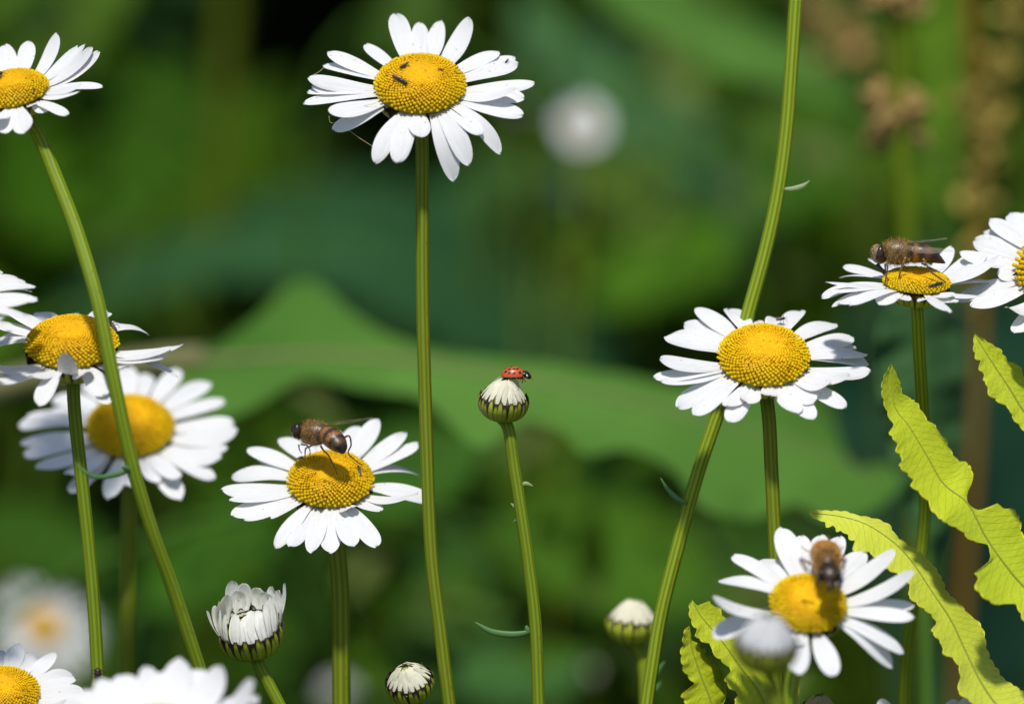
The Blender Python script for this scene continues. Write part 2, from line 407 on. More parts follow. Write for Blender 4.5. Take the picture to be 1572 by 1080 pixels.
def bracts(m, C, n_, e1, e2, R, prof, rows=3, count=17, seed=0, pale=1.0):
    """overlapping scales; prof(s) -> (radius, height) along the outside, s = 0 stem end .. 1 rim"""
    r_ = random.Random(seed)
    V = []; nv = 36; ss = np.linspace(0, 1, 12)
    for s in ss:
        rr, hh = prof(s)
        for j in range(nv):
            a = 2 * math.pi * j / nv; V.append(C + (e1 * math.cos(a) + e2 * math.sin(a)) * rr * .97 + n_ * hh)
    m.add(V, grid_faces(12, nv, True), None, A((.05, .04, .015)))
    cols = A((-1, -.8, -.55, -.40, 0, .40, .55, .8, 1))
    for k in range(rows):
        s0 = .0 + .12 * k; s1 = (.80, .97, 1.08)[k] if rows == 3 else 1.0
        for q in range(count):
            a0 = 2 * math.pi * (q + .5 * (k % 2)) / count + r_.uniform(-.05, .05); e_ = s1 + r_.uniform(-.04, .05)
            half = math.pi / count * 1.06
            V = []; cc = []
            g = A((.30, .34, .022)) * r_.uniform(.8, 1.25) * pale
            for ti in np.linspace(0, 1, 9):
                s = s0 + (e_ - s0) * ti; rr, hh = prof(min(s, 1.10)); wv = half * (.75 + .25 * math.sin(math.pi * ti)) * (1 - .62 * max(0, (ti - .55) / .45) ** 2.2)
                for v in cols:
                    a = a0 + wv * v; lift = R * (.015 + .075 * (1 - v * v) + .012 * (rows - k) * .6) * (1 - .65 * ti)
                    dr = e1 * math.cos(a) + e2 * math.sin(a)
                    V.append(C + dr * (rr + lift) + n_ * hh)
                    dark = abs(v) > .5 or ti > .93
                    c = A((.022, .012, .010)) if dark else g * (1.25 if abs(v) < .3 else 1)
                    if ti > .88 and not abs(v) > .9: c = A((.20, .12, .06)) if ti < .95 else A((.05, .025, .02))
                    cc.append(c)
            m.add(V, grid_faces(9, 9), None, A(cc))

def fan_lengths(tips): return tips
def daisy(label, c, R, a, b, tips, stem, d=1.0, L=165, W=34, h=.46, dim=.09, NF=950, sw=20, smat=None, fill=False, bright=1.0, seed=1, taper=1.0, group='white daisies with yellow centres', name='daisy', leaves=()):
    s = K * d; C = P(*c, d); n_, e1, e2 = frame_of(a, b); r = R * s; l = L * s
    top = C - n_ * r * .42
    st = full_stem([top] + list(px3(stem, d)))
    root = empty(name, st[-1], label, 'daisy', group)
    build_stem(root, st, sw * s, smat or M_STEM, taper)
    build_disc(root, C + n_ * r * .02, n_, e1, e2, r, h, dim, NF, bright)
    m = Mesh()
    def prof(q):
        ang = q * math.pi / 2; return (r * (.16 + .80 * math.sin(ang)), -r * .46 * math.cos(ang) - r * .13)
    bracts(m, C, n_, e1, e2, r * .8, prof, 3, 20, seed)
    m.obj('involucre', M_BRACT, root)
    r_ = random.Random(seed * 31 + 5); az = []
    def put(T, wf, k):
        dv = T - C; rd = unit(dv - n_ * dv.dot(n_)); az.append(math.atan2(rd.dot(e2), rd.dot(e1)))
        B0 = C + rd * r * .82 - n_ * (r * .03 + .00018 * (k % 4)); ln = np.linalg.norm(T - B0)
        B1 = B0 + rd * ln * .52 + n_ * ln * r_.uniform(.0, .10)
        petal_mesh(B0, B1, T - n_ * .00012 * (k % 4), W * s * wf * r_.uniform(.80, 1.03), n_, rad(r_.uniform(-16, 16)), r_.uniform(-.16, .20), seed * 97 + k * 7, r_.uniform(-.3, .5)).obj('petal', M_PETAL, root)
    k = 0
    for tip in tips:
        lf = tip[2] if len(tip) > 2 else 1.0; wf = tip[3] if len(tip) > 3 else 1.0
        ll = l * lf * r_.uniform(.97, 1.04); v = unit(P(tip[0], tip[1], d) - CAM); oc = C - CAM
        tc = v.dot(oc); d2 = oc.dot(oc) - tc * tc; q = ll * ll - d2
        cand = [tc] if q <= 0 else [tc - math.sqrt(q), tc + math.sqrt(q)]
        T = min((CAM + v * z for z in cand), key=lambda X: abs((X - C).dot(n_)))
        put(T, wf, k); k += 1
    if fill:
        step = 2 * math.pi / 24
        for i in range(24):
            t_ = -math.pi + step * (i + .5)
            if min([abs((t_ - x + math.pi) % (2 * math.pi) - math.pi) for x in az[:len(tips)]] + [9]) > step * .75:
                put(C + (e1 * math.cos(t_) + e2 * math.sin(t_)) * l * r_.uniform(.92, 1.05) + n_ * l * r_.uniform(-.12, .05), 1, k); k += 1
    for lf in leaves: strip_small_leaf(root, lf[0], lf[1], d, lf[2] if len(lf) > 2 else M_STEMLEAF)
    return root, C, n_, e1, e2, r

D2 = daisy('tall sharp daisy at top centre with three small dark flies on its disc', (645, 135), 71, 40, 0,
  [(607,20),(646,33,.95),(676,29),(721,23),(767,79,.95),(792,87),(797,96,1.02),(822,125,1.05),(793,136,.95),(806,150),(804,176,1.02),(784,175,.9),(769,237),(740,207,.85),(720,254,.98),(697,278),(644,211,.72),(609,251,.98),(575,250),(510,198,.98),(504,172,.95),(464,158,1.08,.8),(470,140,1.05),(477,129,1.02),(472,119,1.04,.8),(494,100),(502,78),(561,65,.92)],
  [(648,240),(648,330),(649,480),(655,690),(662,850),(676,970),(690,1085),(697,1130)], sw=20, seed=2)
D6 = daisy('daisy with a large bright domed disc in front of the long curved stem', (1172, 551), 71.5, 39, 0,
  [(1068,471),(1049,496),(1019,515,1.02),(1030,511),(1012,550),(1002,579,1.05),(1013,583,1.03),(1039,624,1.0),(1065,638),(1119,647,.98),(1115,622,.82),(1147,616,.72),(1183,607,.7,.8),(1224,634,.95),(1249,643),(1251,616,.85),(1300,626,1.02),(1275,587,.85),(1306,575,.95),(1338,567,1.03),(1334,558),(1332,543),(1316,532),(1313,517,.98),(1283,497),(1230,476,.98),(1195,488,.8),(1156,492,.78),(1118,474)],
  [(1180,640),(1184,720),(1188,800),(1191,862),(1198,930),(1210,1030),(1214,1090)], sw=21, seed=6, NF=900, bright=1.08, dim=.06)
D3 = daisy('daisy at left with one petal curled up over its disc, crossed by a stem', (110, 533), 72.5, 29, 0,
  [(13,476,1,1.2),(-10,492,1,1.2),(-20,530,1,1.2),(-20,556),(-8,588),(48,578,.8),(59,622,.95),(101,538,.78,1.0),(130,572,.72),(168,620),(160,605,.9),(200,557,.8),(276,581,1.03,.9),(283,527,1.05,1.2),(262,533,1,1.4),(256,545,.95,1.3),(228,514,1,1.2),(197,503,.95),(165,476,.9),(145,480,.85),(107,482,.85),(58,478)],
  [(112,590),(116,650),(128,760),(142,900),(150,1030),(153,1090)], sw=20, seed=3, L=168, d=.995, NF=1000, h=.5, smat=M_STEMG)
D4 = daisy('slightly blurred daisy behind two crossing stems at left', (200, 660), 68, 40, 2,
  [(27,655,1.05),(40,638),(55,718,1.02),(107,755),(102,727,.9),(167,766,.95),(200,745,.75),(277,766),(274,735,.85),(331,735,1.02),(341,700),(350,686),(365,661,1.03),(345,612),(324,585),(276,564),(228,574,.95),(192,562),(128,588),(80,610),(62,638),(30,680),(240,740,.8)],
  [(198,790),(196,880),(194,1035),(194,1090)], sw=25, seed=4, d=1.054, L=172, W=37, NF=900, bright=1.05, fill=True, h=.55, dim=.05)
D5 = daisy('daisy left of centre with a hoverfly resting on its disc', (507, 741), 67, 36, 0,
  [(430,672),(379,686),(396,700,.95),(355,728),(339,751),(351,767),(355,790),(373,796),(415,796,.8,.6),(422,842),(444,838,.98),(478,847),(507,850),(542,839),(579,838),(585,782,.65),(540,778,.55,.9),(668,769),(643,754),(644,728),(643,679),(624,661),(579,640),(550,651),(492,668,.9),(515,660,.95),(468,660,.95)],
  [(518,850),(522,900),(523,960),(524,1090)], sw=27, seed=5, d=1.012, L=163, W=36, NF=820, smat=M_STEM)
D7 = daisy('flat daisy at right seen nearly edge on, carrying a hoverfly', (1407, 436), 53, 19, 3,
  [(1335,397),(1295,406),(1288,425),(1266,430),(1272,448),(1260,456),(1276,470),(1285,464),(1305,470),(1349,467,.75),(1381,457,.55),(1423,456,.5),(1457,479,.95),(1462,454,.6),(1510,453,.85),(1468,461,.7),(1535,390),(1515,388),(1496,382),(1462,375),(1388,404),(1418,403),(1513,411,.9),(1525,430,.95),(1360,402)],
  [(1408,480),(1411,540,1.004),(1417,640,1.012),(1421,740,1.02),(1416,830,1.024),(1402,930,1.026),(1392,1010,1.028),(1388,1090,1.03)], sw=19, seed=7, L=145, W=30, h=.34, dim=.16, NF=800, smat=M_STEMB, bright=1.05)
D8 = daisy('slightly blurred daisy at lower right with a bee feeding on its disc', (1240, 930), 60, 44, 4,
  [(1199,808),(1231,820,.95),(1262,818),(1290,820),(1329,846),(1375,843),(1405,873),(1405,926,1.02),(1405,947),(1389,1003),(1371,1024),(1280,1036,.9),(1222,1033,.95),(1217,990,.6),(1092,975),(1094,915),(1104,890),(1125,850),(1171,857),(1150,872)],
  [(1216,1050),(1214,1100)], sw=24, seed=8, d=.972, L=162, W=37, NF=700, smat=M_STEMB, bright=1.12, dim=.04)
D1 = daisy('leaning daisy cut by the upper left edge of the photo', (20, 143), 57, 28, -10,
  [(7,68),(44,61),(87,48,1.05),(118,67),(131,67),(142,70),(152,76,1.04),(133,102,.95),(126,129,.85,.6),(122,140,.85),(104,176,.85),(74,168,.6),(7,206,.9),(52,160,.5,.6),(-8,183,.9),(-40,180),(-90,130),(-80,160),(-60,90),(-30,75)],
  [(58,205),(85,270,.994),(118,355,.988),(148,455,.982),(172,570,.980),(200,700,.981),(232,810,.984),(268,910,.988),(308,1032,.992),(330,1100,.994)], sw=21, seed=11, d=.997, L=138, W=32, fill=True, NF=800, smat=M_STEMG,
  leaves=[([(206,722,.981),(196,722,.981),(182,727,.980),(150,732,.978),(128,722,.977),(117,711,.977)], 8), ([(206,726,.981),(196,720,.980),(186,716,.979)], 11)])
D9 = daisy('daisy cut by the right edge with its petals fanned upright', (1628, 416), 69, 52, -8,
  [(1518,337),(1509,357),(1548,327),(1565,325),(1489,470),(1467,461),(1547,470,.9),(1557,509),(1530,420,.6)],
  [(1630,560),(1625,800),(1620,1090)], seed=9, L=160, W=36, fill=True, NF=420, d=1.005)
D10 = daisy('daisy of which only petal tips enter at the left edge', (-88, 458), 69, 30, 0,
  [(2,415),(28,426),(56,439),(59,455,1.0),(5,488),(40,432),(50,447),(-20,408)], [(-86,560),(-80,800),(-76,1090)], seed=10, d=.98, L=150, fill=True, NF=300)
D11 = daisy('daisy at the lower left corner, only its disc and two petals clear', (3, 1068), 59, 38, 0,
  [(57,1006,.95),(113,1036),(100,1075)], [(4,1180),(6,1300)], seed=12, L=128, W=32, fill=True, NF=800)
D12 = daisy('blurred white daisy in the near foreground along the bottom edge', (243, 1138), 72, 33, 0,
  [(123,1058),(150,1040),(183,1033),(226,1018),(278,1008),(338,1018),(388,1038),(398,1066),(102,1075),(255,1030),(310,1025)], [(244,1260),(246,1400)], seed=13, L=172, W=50, d=.93, fill=True, NF=420)
D15 = daisy('daisy below the bottom edge with only three petal tips rising', (1420, 1165), 62, 38, 0,
  [(1350,1071),(1470,1072),(1488,1066),(1290,1098)], [(1421,1300),(1422,1400)], seed=15, L=138, fill=True, NF=240)
D13 = daisy('strongly blurred daisy far behind at lower left', (66, 964), 30, 46, 34,
  [], [(85,1080),(90,1150)], seed=16, d=1.44, L=92, W=12, fill=True, NF=160, sw=14)
D14 = daisy('round blurred white flower right of the top centre daisy', (893, 190), 12, 70, 0,
  [], [(892,300),(880,450)], seed=17, d=1.62, L=40, W=15, fill=True, NF=60, sw=10, bright=.9)

# the long stem whose head is above the picture
pts = full_stem(px3([(1232,-160),(1226,-60),(1220,20),(1214,110),(1207,200),(1195,290),(1176,380),(1148,482),(1125,570),(1100,640),(1070,730),(1040,840),(1015,940),(1000,1030),(990,1100)], 1.012))
root = empty('flower_stem', pts[-1], 'long curved bare green stem crossing the picture from the top edge', 'flower stem')
build_stem(root, pts, 21 * K, M_STEMB, 1.0, 1.0)
strip_small_leaf(root, [(1204,290),(1216,290),(1228,287),(1236,283),(1243,277)], 8, 1.01, M_PALELEAF)
strip_small_leaf(root, [(1054,772),(1040,765),(1026,752),(1014,733)], 9, 1.01, M_STEMLEAF)
strip_small_leaf(root, [(1000,1050),(1004,1040),(1012,1026),(1021,1014)], 11, 1.03, M_STEMLEAF)
strip_small_leaf(root, [(1000,1062),(1008,1056),(1015,1045)], 9, 1.03, M_STEMLEAF)

def bud(label, c, R, a, b, stem, d=1.0, sw=16, npet=20, seed=1, tall=.62, smat=None, leaves=(), pale=1.0, name='daisy_bud', rim=.30, pmat=None, cone=1.0):
    s = K * d; C = P(*c, d); n_, e1, e2 = frame_of(a, b); r = R * s
    def prof(q):
        ang = -math.pi / 2 + q * (math.pi / 2 + .22); rr = r * max(.2, math.cos(ang) ** .8 if math.cos(ang) > 0 else 0); hh = r * .80 * math.sin(ang); return rr, hh
    top = C - n_ * r * .74
    st = full_stem([top] + list(px3(stem, d)))
    root = empty(name, st[-1], label, 'flower bud', 'daisy buds')
    build_stem(root, st, sw * s, smat or M_STEMG, 1.05, 1.15)
    m = Mesh(); bracts(m, C, n_, e1, e2, r, prof, 3, 15, seed, pale); m.obj('involucre', M_BRACT, root)
    r_ = random.Random(seed)
    rr, hh = prof(.96); rr *= .99
    for layer, (cnt, zz, off) in enumerate(((npet, 0, 0), (npet // 2, .04, .5))):
        for i in range(cnt):
            t_ = 2 * math.pi * (i + off) / cnt + r_.uniform(-.06, .06); dr = e1 * math.cos(t_) + e2 * math.sin(t_)
            ze = hh + r * tall * cone * r_.uniform(.88, 1.06)
            B0 = C + dr * rr * (1 - .1 * layer) + n_ * (hh - r * .1); T = C + dr * rr * r_.uniform(.10, .26) * (1 + .3 * layer) + n_ * ze
            B1 = C + dr * rr * r_.uniform(.68, .78) + n_ * (hh + r * tall * r_.uniform(.52, .62))
            petal_mesh(B0, B1, T, r * .265, dr + n_ * .5, rad(r_.uniform(-22, 22)), -.22, seed * 13 + i, -.6).obj('petal', pmat or M_BUDPETAL, root)
    core = Mesh(); ellipsoid(core, C + n_ * hh * .9, (n_ * r * tall * .80, e1 * r * .78, e2 * r * .78), 8, 20, A((.42, .44, .18)))
    core.obj('disc', M_DISC, root)
    for lf in leaves: strip_small_leaf(root, lf[0], lf[1], d, lf[2] if len(lf) > 2 else M_STEMLEAF)
    return root, C, n_, e1, e2, r
B2 = bud('closed striped bud right of centre with a ladybird on its cream tip', (773, 615), 38, 20, 6, [(781,660),(788,710),(799,780),(812,870),(822,960),(827,1085)], seed=21, sw=18, tall=.88,
  leaves=[([(814,968),(800,972),(780,973),(755,969),(738,960),(729,954)], 10), ([(812,970),(809,964),(808,959)], 8), ([(800,744),(808,742),(819,746)], 7, M_PALELEAF), ([(796,782),(790,777),(784,772)], 6, M_PALELEAF), ([(797,800),(792,799),(787,802)], 6)])
B3 = bud('small closed bud with cream tip leaning left at the bottom edge', (629, 1046), 37, 34, -14, [(638,1078),(650,1110),(660,1150)], seed=22, sw=14, tall=.72)
B4 = bud('slightly blurred opening bud with pale tip beside the long curved stem', (971, 955), 40, 12, 3, [(982,1000),(990,1040),(992,1090)], d=1.045, seed=23, sw=20, tall=.78, pale=1.5, smat=M_STEMB, npet=22)
B5 = bud('strongly blurred white bud in the foreground before the bee daisy', (1176, 990), 49, 25, 4, [(1190,1060),(1194,1130)], d=.915, seed=24, sw=17, tall=.95, pmat=M_PETAL, smat=M_STEM)
B6 = bud('brownish bud top peeping over the bottom edge under the bee daisy', (1258, 1092), 30, 22, 0, [(1260,1130),(1262,1180)], seed=25, sw=14, tall=.85, d=.99, pale=1.3, pmat=M_TANPETAL)
for i, (x, y, R, d, lb) in enumerate([(595, 922, 11, 1.75, 'faint blurred grey white bud low behind the centre stems'), (902, 1032, 17, 1.5, 'blurred cream bud near the bottom right of the centre'), (520, 1066, 30, 1.6, 'large faint blurred pale bud behind the lowest part of the thick centre stem'), (795, 165, 15, 1.7, 'blurred pale bud just right of the top centre daisy petals'), (500, 655, 1, 9, '')]):
    if d < 5: bud(lb, (x, y), R, 38, 0, [(x + 6, y + 110), (x + 10, y + 250)], d=d, seed=40 + i, sw=9, npet=14, tall=.8, smat=M_STEM, pmat=M_BUDPETAL if i == 1 else M_PETAL)

# half open bud
def open_bud():
    c, R, a, b, d = (384, 966), 50, 30, -11, 1.0
    s = K * d; C = P(*c, d); n_, e1, e2 = frame_of(a, b); r = R * s
    def prof(q):
        ang = -math.pi / 2 + q * (math.pi / 2 + .12); return r * max(.18, max(0, math.cos(ang)) ** .75), r * .85 * math.sin(ang)
    top = C - n_ * r * .80
    st = full_stem([top] + list(px3([(398,1022),(412,1050),(430,1085),(445,1120)], d)))
    root = empty('daisy_bud', st[-1], 'half open daisy bud with upright white petals above a striped cup', 'flower bud', 'daisy buds')
    build_stem(root, st, 19 * s, M_STEMG, 1.05, 1.1)
    m = Mesh(); bracts(m, C, n_, e1, e2, r, prof, 3, 18, 77); m.obj('involucre', M_BRACT, root)
    core = Mesh(); ellipsoid(core, C - n_ * r * .05, (n_ * r * .3, e1 * r * .72, e2 * r * .72), 8, 24, A((.45, .42, .03))); core.obj('disc', M_DISC, root)
    tips = [(357,890,120),(375,894,98),(396,901,75),(418,899,50),(437,894,12),(350,911,140),(343,919,155),(336,922,168),(330,928,182),(318,936,192),(366,905,108),(407,908,62),(428,905,30),
            (361,940,238),(364,952,252),(378,944,268),(384,936,280),(395,935,294),(407,927,308),(415,915,322),(428,918,342),(345,942,218),(371,950,260),(338,935,204),(402,940,300),(421,922,333)]
    r_ = random.Random(5)
    for k, (x, y, t_) in enumerate(tips):
        t_ = rad(t_); dr = e1 * math.cos(t_) + e2 * math.sin(t_); B0 = C + dr * r * .93 - n_ * r * .02
        dd = (B0 - CAM).dot(FW); T = P(x, y, dd - (.0012 if math.sin(t_) > 0 else -.0012))
        B1 = (B0 + T) / 2 + dr * r * .16
        petal_mesh(B0, B1, T, 24 * s, dr * -1 + n_ * .3, rad(r_.uniform(-14, 14)), .14, 300 + k, 0).obj('petal', M_WHITEBUD, root)
open_bud()

# ------------------------------------------------------------------ leaves traced along their edges
def strip_leaf(name, label, cat, left, right, mid, d, dl, dr, mat, mmat, group=None, ns=220, ripple=.0012, dmid=None, stalk=True, mw=4, thick=.0004, dgrad=(0, 0), ground=True, seed=0, tooth=0):
    """left / right / mid: outlines in the photograph's pixels, tip first; dl, dr: how much nearer or farther the two edges lie"""
    mid = interp(A(mid, float), ns * 2); L_ = np.concatenate([[0], np.cumsum(np.linalg.norm(np.diff(mid, axis=0), axis=1))]); T_ = L_[-1]
    def edge(e):
        e = A(e, float); e = interp(e, len(e) * 9)
        k = [L_[np.argmin(((mid - q) ** 2).sum(1))] for q in e]; k = np.maximum.accumulate(k) + np.arange(len(k)) * 1e-6
        sgrid = np.linspace(0, T_, ns); return np.stack([np.interp(sgrid, k, e[:, 0]), np.interp(sgrid, k, e[:, 1])], 1)
    le, re = edge(left), edge(right); sg = np.linspace(0, T_, ns); mi = np.stack([np.interp(sg, L_, mid[:, 0]), np.interp(sg, L_, mid[:, 1])], 1)
    if tooth:
        for e_, k_ in ((le, .7), (re, 2.1)):
            o_ = e_ - mi; n_ = np.linalg.norm(o_, axis=1)[:, None] + 1e-6; ph = sg * math.pi / 15 + k_ + .8 * np.sin(sg / 37)
            e_ += o_ / n_ * (tooth * (np.abs(np.sin(ph)) ** .6 - .7) * np.minimum(1, n_[:, 0] / 12))[:, None]
    vs = A((-1, -.93, -.75, -.5, -.25, 0, .25, .5, .75, .93, 1)); V = []; UVs = []; r_ = random.Random(seed); k0 = r_.uniform(0, 6)
    MID3 = []; hl = np.linalg.norm(le - mi, axis=1); hr = np.linalg.norm(re - mi, axis=1); hm_ = (hl.mean() + hr.mean()) / 2
    for i in range(ns):
        f = i / (ns - 1)
        for v in vs:
            q = mi[i] + (le[i] - mi[i]) * -v if v < 0 else mi[i] + (re[i] - mi[i]) * v
            av = abs(v)
            dd = d + dgrad[0] * f + dgrad[1] * math.sin(math.pi * f) + (dl * hl[i] if v < 0 else dr * hr[i]) / hm_ * av ** 1.2 + ripple * av * math.sin(f * 24 + k0 + v) + ripple * .5 * math.sin(f * 61 + 2 * v + k0) * av
            V.append(P(q[0], q[1], dd)); UVs.append((f * T_ / 330, v))
        MID3.append(P(mi[i][0], mi[i][1], d + dgrad[0] * f + dgrad[1] * math.sin(math.pi * f)))
    n1 = len(V); nb = len(vs)
    V2 = [q - FW * -thick for q in V]
    F = grid_faces(ns, nb); F2 = [tuple(n1 + k for k in q[::-1]) for q in F]
    rimF = []
    for i in range(ns - 1):
        for j in (0, nb - 1): rimF.append((i * nb + j, (i + 1) * nb + j, n1 + (i + 1) * nb + j, n1 + i * nb + j))
    for j in range(nb - 1):
        for i in (0, ns - 1): rimF.append((i * nb + j, i * nb + j + 1, n1 + i * nb + j + 1, n1 + i * nb + j))
    st = full_stem([MID3[-6], MID3[-1]]) if ground else [MID3[-1]]
    root = empty(name, st[-1], label, cat, group)
    Mesh().add(V + V2, F + F2 + rimF, UVs + UVs).obj('blade', mat, root)
    mm = Mesh(); pts = MID3[2:-1:3]; tube(mm, A(pts) - FW * .0001, np.linspace(.25, 1, len(pts)) * mw * K * d / 2, 8); mm.obj('midrib', mmat, root)
    if ground:
        sm = Mesh(); tube(sm, stem_line(st), mw * 1.6 * K * d, 10); sm.obj('stalk', mmat, root)
    return root
def z(o, sc, pts): return [(o[0] + x / sc, o[1] + y / sc) for x, y in pts]
M_RIB = plain('fern_rib', (.20, .25, .02), .5, .4, 80, (.28, .30, .04))
fg = 'yellow green fern leaflets with wavy edges'
o1, s1 = (1230, 770), 3.482
strip_leaf('fern_leaf', 'arching yellow green fern leaflet behind the bee daisy, curving down to the corner', 'fern leaf',
  z(o1, s1, [(40,60),(70,90),(100,98),(130,115),(130,135),(165,130),(185,137),(175,155),(215,160),(250,175),(245,198),(290,210),(250,240),(280,260),(370,275),(430,345),(550,405),(580,460),(575,505),(630,555),(690,600),(722,650),(697,690),(750,760),(760,812),(820,845),(850,920),(838,1010),(880,1050),(930,1090),(1000,1200)]),
  z(o1, s1, [(40,60),(60,42),(130,45),(190,46),(250,52),(290,68),(330,75),(420,95),(480,130),(500,170),(560,220),(620,260),(680,310),(730,370),(765,440),(775,475),(800,500),(860,555),(900,600),(950,640),(980,700),(990,770),(1020,850),(1050,890),(1080,940),(1150,985),(1191,1010),(1300,1060),(1400,1130)]),
  z(o1, s1, [(45,58),(200,75),(350,120),(500,220),(600,330),(700,480),(800,630),(880,800),(960,960),(1050,1090),(1200,1250)]), 1.0, -.005, .005, M_FERN, M_RIB, fg, tooth=3.2, dgrad=(-.012, .0), seed=1, ripple=.0004)
o2, s2 = (1340, 490), 2.3
strip_leaf('fern_leaf', 'upright yellow green fern leaflet with scalloped edges crossing a daisy stem', 'fern leaf',
  z(o2, s2, [(65,155),(35,215),(33,270),(50,330),(72,375),(58,400),(85,440),(82,465),(105,495),(93,520),(140,565),(133,585),(160,610),(195,645),(212,680),(260,720),(310,745),(345,780),(405,797),(412,850),(385,875),(340,870),(370,910),(360,945),(395,985),(440,1008),(500,1005),(530,1060),(560,1110)]),
  z(o2, s2, [(65,155),(80,185),(98,230),(102,257),(130,275),(160,298),(175,327),(200,360),(222,372),(235,402),(258,418),(270,452),(300,495),(330,503),(352,535),(350,575),(335,612),(335,645),(365,670),(400,665),(432,643),(460,665),(495,668),(520,705),(530,760),(570,800),(610,870),(660,960)]),
  z(o2, s2, [(65,158),(75,300),(130,380),(190,480),(250,580),(335,650),(400,770),(470,870),(530,940),(620,1030)]), .996, -.007, .007, M_FERN2, M_RIB, fg, tooth=3.2, dgrad=(-.004, .0), seed=2, ripple=.0003)
strip_leaf('fern_leaf', 'short pointed fern leaflet cut by the right edge above the others', 'fern leaf',
  z(o2, s2, [(358,45),(355,90),(362,135),(378,150),(376,180),(395,195),(390,215),(407,240),(405,262),(440,290),(480,315),(495,350),(535,395),(600,470)]),
  z(o2, s2, [(358,45),(400,75),(450,105),(465,130),(485,150),(520,165),(535,200),(600,260),(660,340)]),
  z(o2, s2, [(360,55),(420,150),(480,240),(530,320),(600,400)]), .995, -.005, .007, M_FERN2, M_RIB, fg, tooth=3.2, seed=3, ns=120, ripple=.0003)
o4, s4 = (1020, 900), 6.0
strip_leaf('fern_leaf', 'lime green fern leaflet behind the blurred foreground bud', 'fern leaf',
  z(o4, s4, [(255,118),(225,190),(245,320),(295,400),(285,450),(340,500),(420,535),(445,590),(440,610),(530,690),(575,730),(615,780),(555,850),(600,930),(678,990),(645,1050),(700,1150)]),
  z(o4, s4, [(255,118),(280,150),(318,178),(350,145),(395,128),(430,150),(455,180),(500,185),(545,270),(640,420),(800,560),(1000,700),(1220,820),(1230,1000),(1240,1150)]),
  z(o4, s4, [(255,125),(330,260),(430,380),(560,540),(700,740),(860,950),(950,1150)]), 1.0, -.006, .010, M_FERN2, M_RIB, fg, tooth=3.2, seed=4, ns=130, ripple=.0003)
strip_leaf('fern_leaf', 'small narrow lime green fern leaflet left of the foreground bud', 'fern leaf',
  z(o4, s4, [(230,360),(190,390),(170,480),(172,540),(155,570),(150,620),(165,720),(180,780),(235,850),(270,890),(235,930),(160,1000),(200,1080),(260,1150)]),
  z(o4, s4, [(230,360),(240,400),(255,490),(310,520),(345,570),(370,580),(390,635),(430,650),(465,730),(525,770),(545,850),(572,950),(560,1030),(540,1150)]),
  z(o4, s4, [(225,380),(250,560),(300,720),(350,860),(400,980),(440,1100),(470,1200)]), .995, -.005, .006, M_FERN2, M_RIB, fg, tooth=3.2, seed=5, ns=110, ripple=.0004)

def lm(name, a, b, tr=.25, rough=.6):
    m = make_leaf_mat(name, a, b, tr, vein=False, rough=rough, nscale=18)
    for n in m.node_tree.nodes:
        if n.type == 'BSDF_PRINCIPLED': n.inputs['Specular IOR Level'].default_value = .15
    return m
RIBP = plain('leaf_rib_pink', (.15, .15, .06), .6, .15)
RIBG = plain('leaf_rib_green', (.045, .11, .012), .6, .1)
bgp = 'broad blurred leaves behind the flowers'
strip_leaf('broad_leaf', 'large light green scalloped leaf with a dull midrib across the middle behind the ladybird bud', 'leaf',
  [(1385,750),(1330,790),(1270,800),(1220,775),(1150,800),(1080,780),(1030,720),(960,690),(900,700),(860,660),(800,650),(740,690),(690,650),(640,610),(560,600),(470,580),(400,620),(330,645),(270,600),(250,560)],
  [(1385,745),(1370,710),(1310,715),(1270,640),(1190,600),(1120,590),(1040,590),(960,575),(860,560),(760,550),(680,540),(600,515),(540,480),(465,425),(400,480),(330,530),(260,550)],
  [(1384,748),(1250,690),(1100,650),(940,610),(780,580),(640,556),(500,545),(380,550),(255,556)], 1.235, -.02, .035, lm('leaf_light', (.062, .165, .020), (.10, .235, .034)), RIBP, bgp, mw=15, seed=6, ns=100, ripple=.004)
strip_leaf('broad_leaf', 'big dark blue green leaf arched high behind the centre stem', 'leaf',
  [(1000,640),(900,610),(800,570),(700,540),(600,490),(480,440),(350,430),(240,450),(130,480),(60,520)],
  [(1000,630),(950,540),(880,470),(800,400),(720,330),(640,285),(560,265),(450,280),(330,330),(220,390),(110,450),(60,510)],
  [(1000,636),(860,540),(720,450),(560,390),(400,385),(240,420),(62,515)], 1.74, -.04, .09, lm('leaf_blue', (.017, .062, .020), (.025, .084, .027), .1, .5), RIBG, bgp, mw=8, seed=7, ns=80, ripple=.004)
strip_leaf('broad_leaf', 'grey green leaf hanging behind the upper part of the long curved stem', 'leaf',
  [(1130,420),(1060,380),(1000,310),(940,250),(880,190),(830,130),(790,60)][::-1],
  [(1130,410),(1190,360),(1210,290),(1160,210),(1090,150),(1000,100),(900,40),(800,-20)][::-1],
  [(1130,415),(1080,300),(990,205),(890,110),(790,20)][::-1], 1.86, -.03, .06, lm('leaf_grey', (.045, .125, .040), (.065, .155, .052), .15), RIBG, bgp, mw=7, seed=8, ns=80, ripple=.004)
strip_leaf('broad_leaf', 'pale green diagonal leaf near the top right of the picture', 'leaf',
  [(1320,170),(1250,150),(1180,130),(1100,110),(1020,60),(950,30),(880,-40)][::-1],
  [(1320,165),(1290,100),(1220,60),(1140,30),(1060,-10),(980,-40),(890,-80)][::-1],
  [(1320,168),(1200,95),(1080,50),(980,5),(885,-60)][::-1], 1.5, -.03, .05, lm('leaf_pale', (.070, .18, .026), (.10, .23, .035)), RIBG, bgp, mw=6, seed=9, ns=70, ripple=.004)
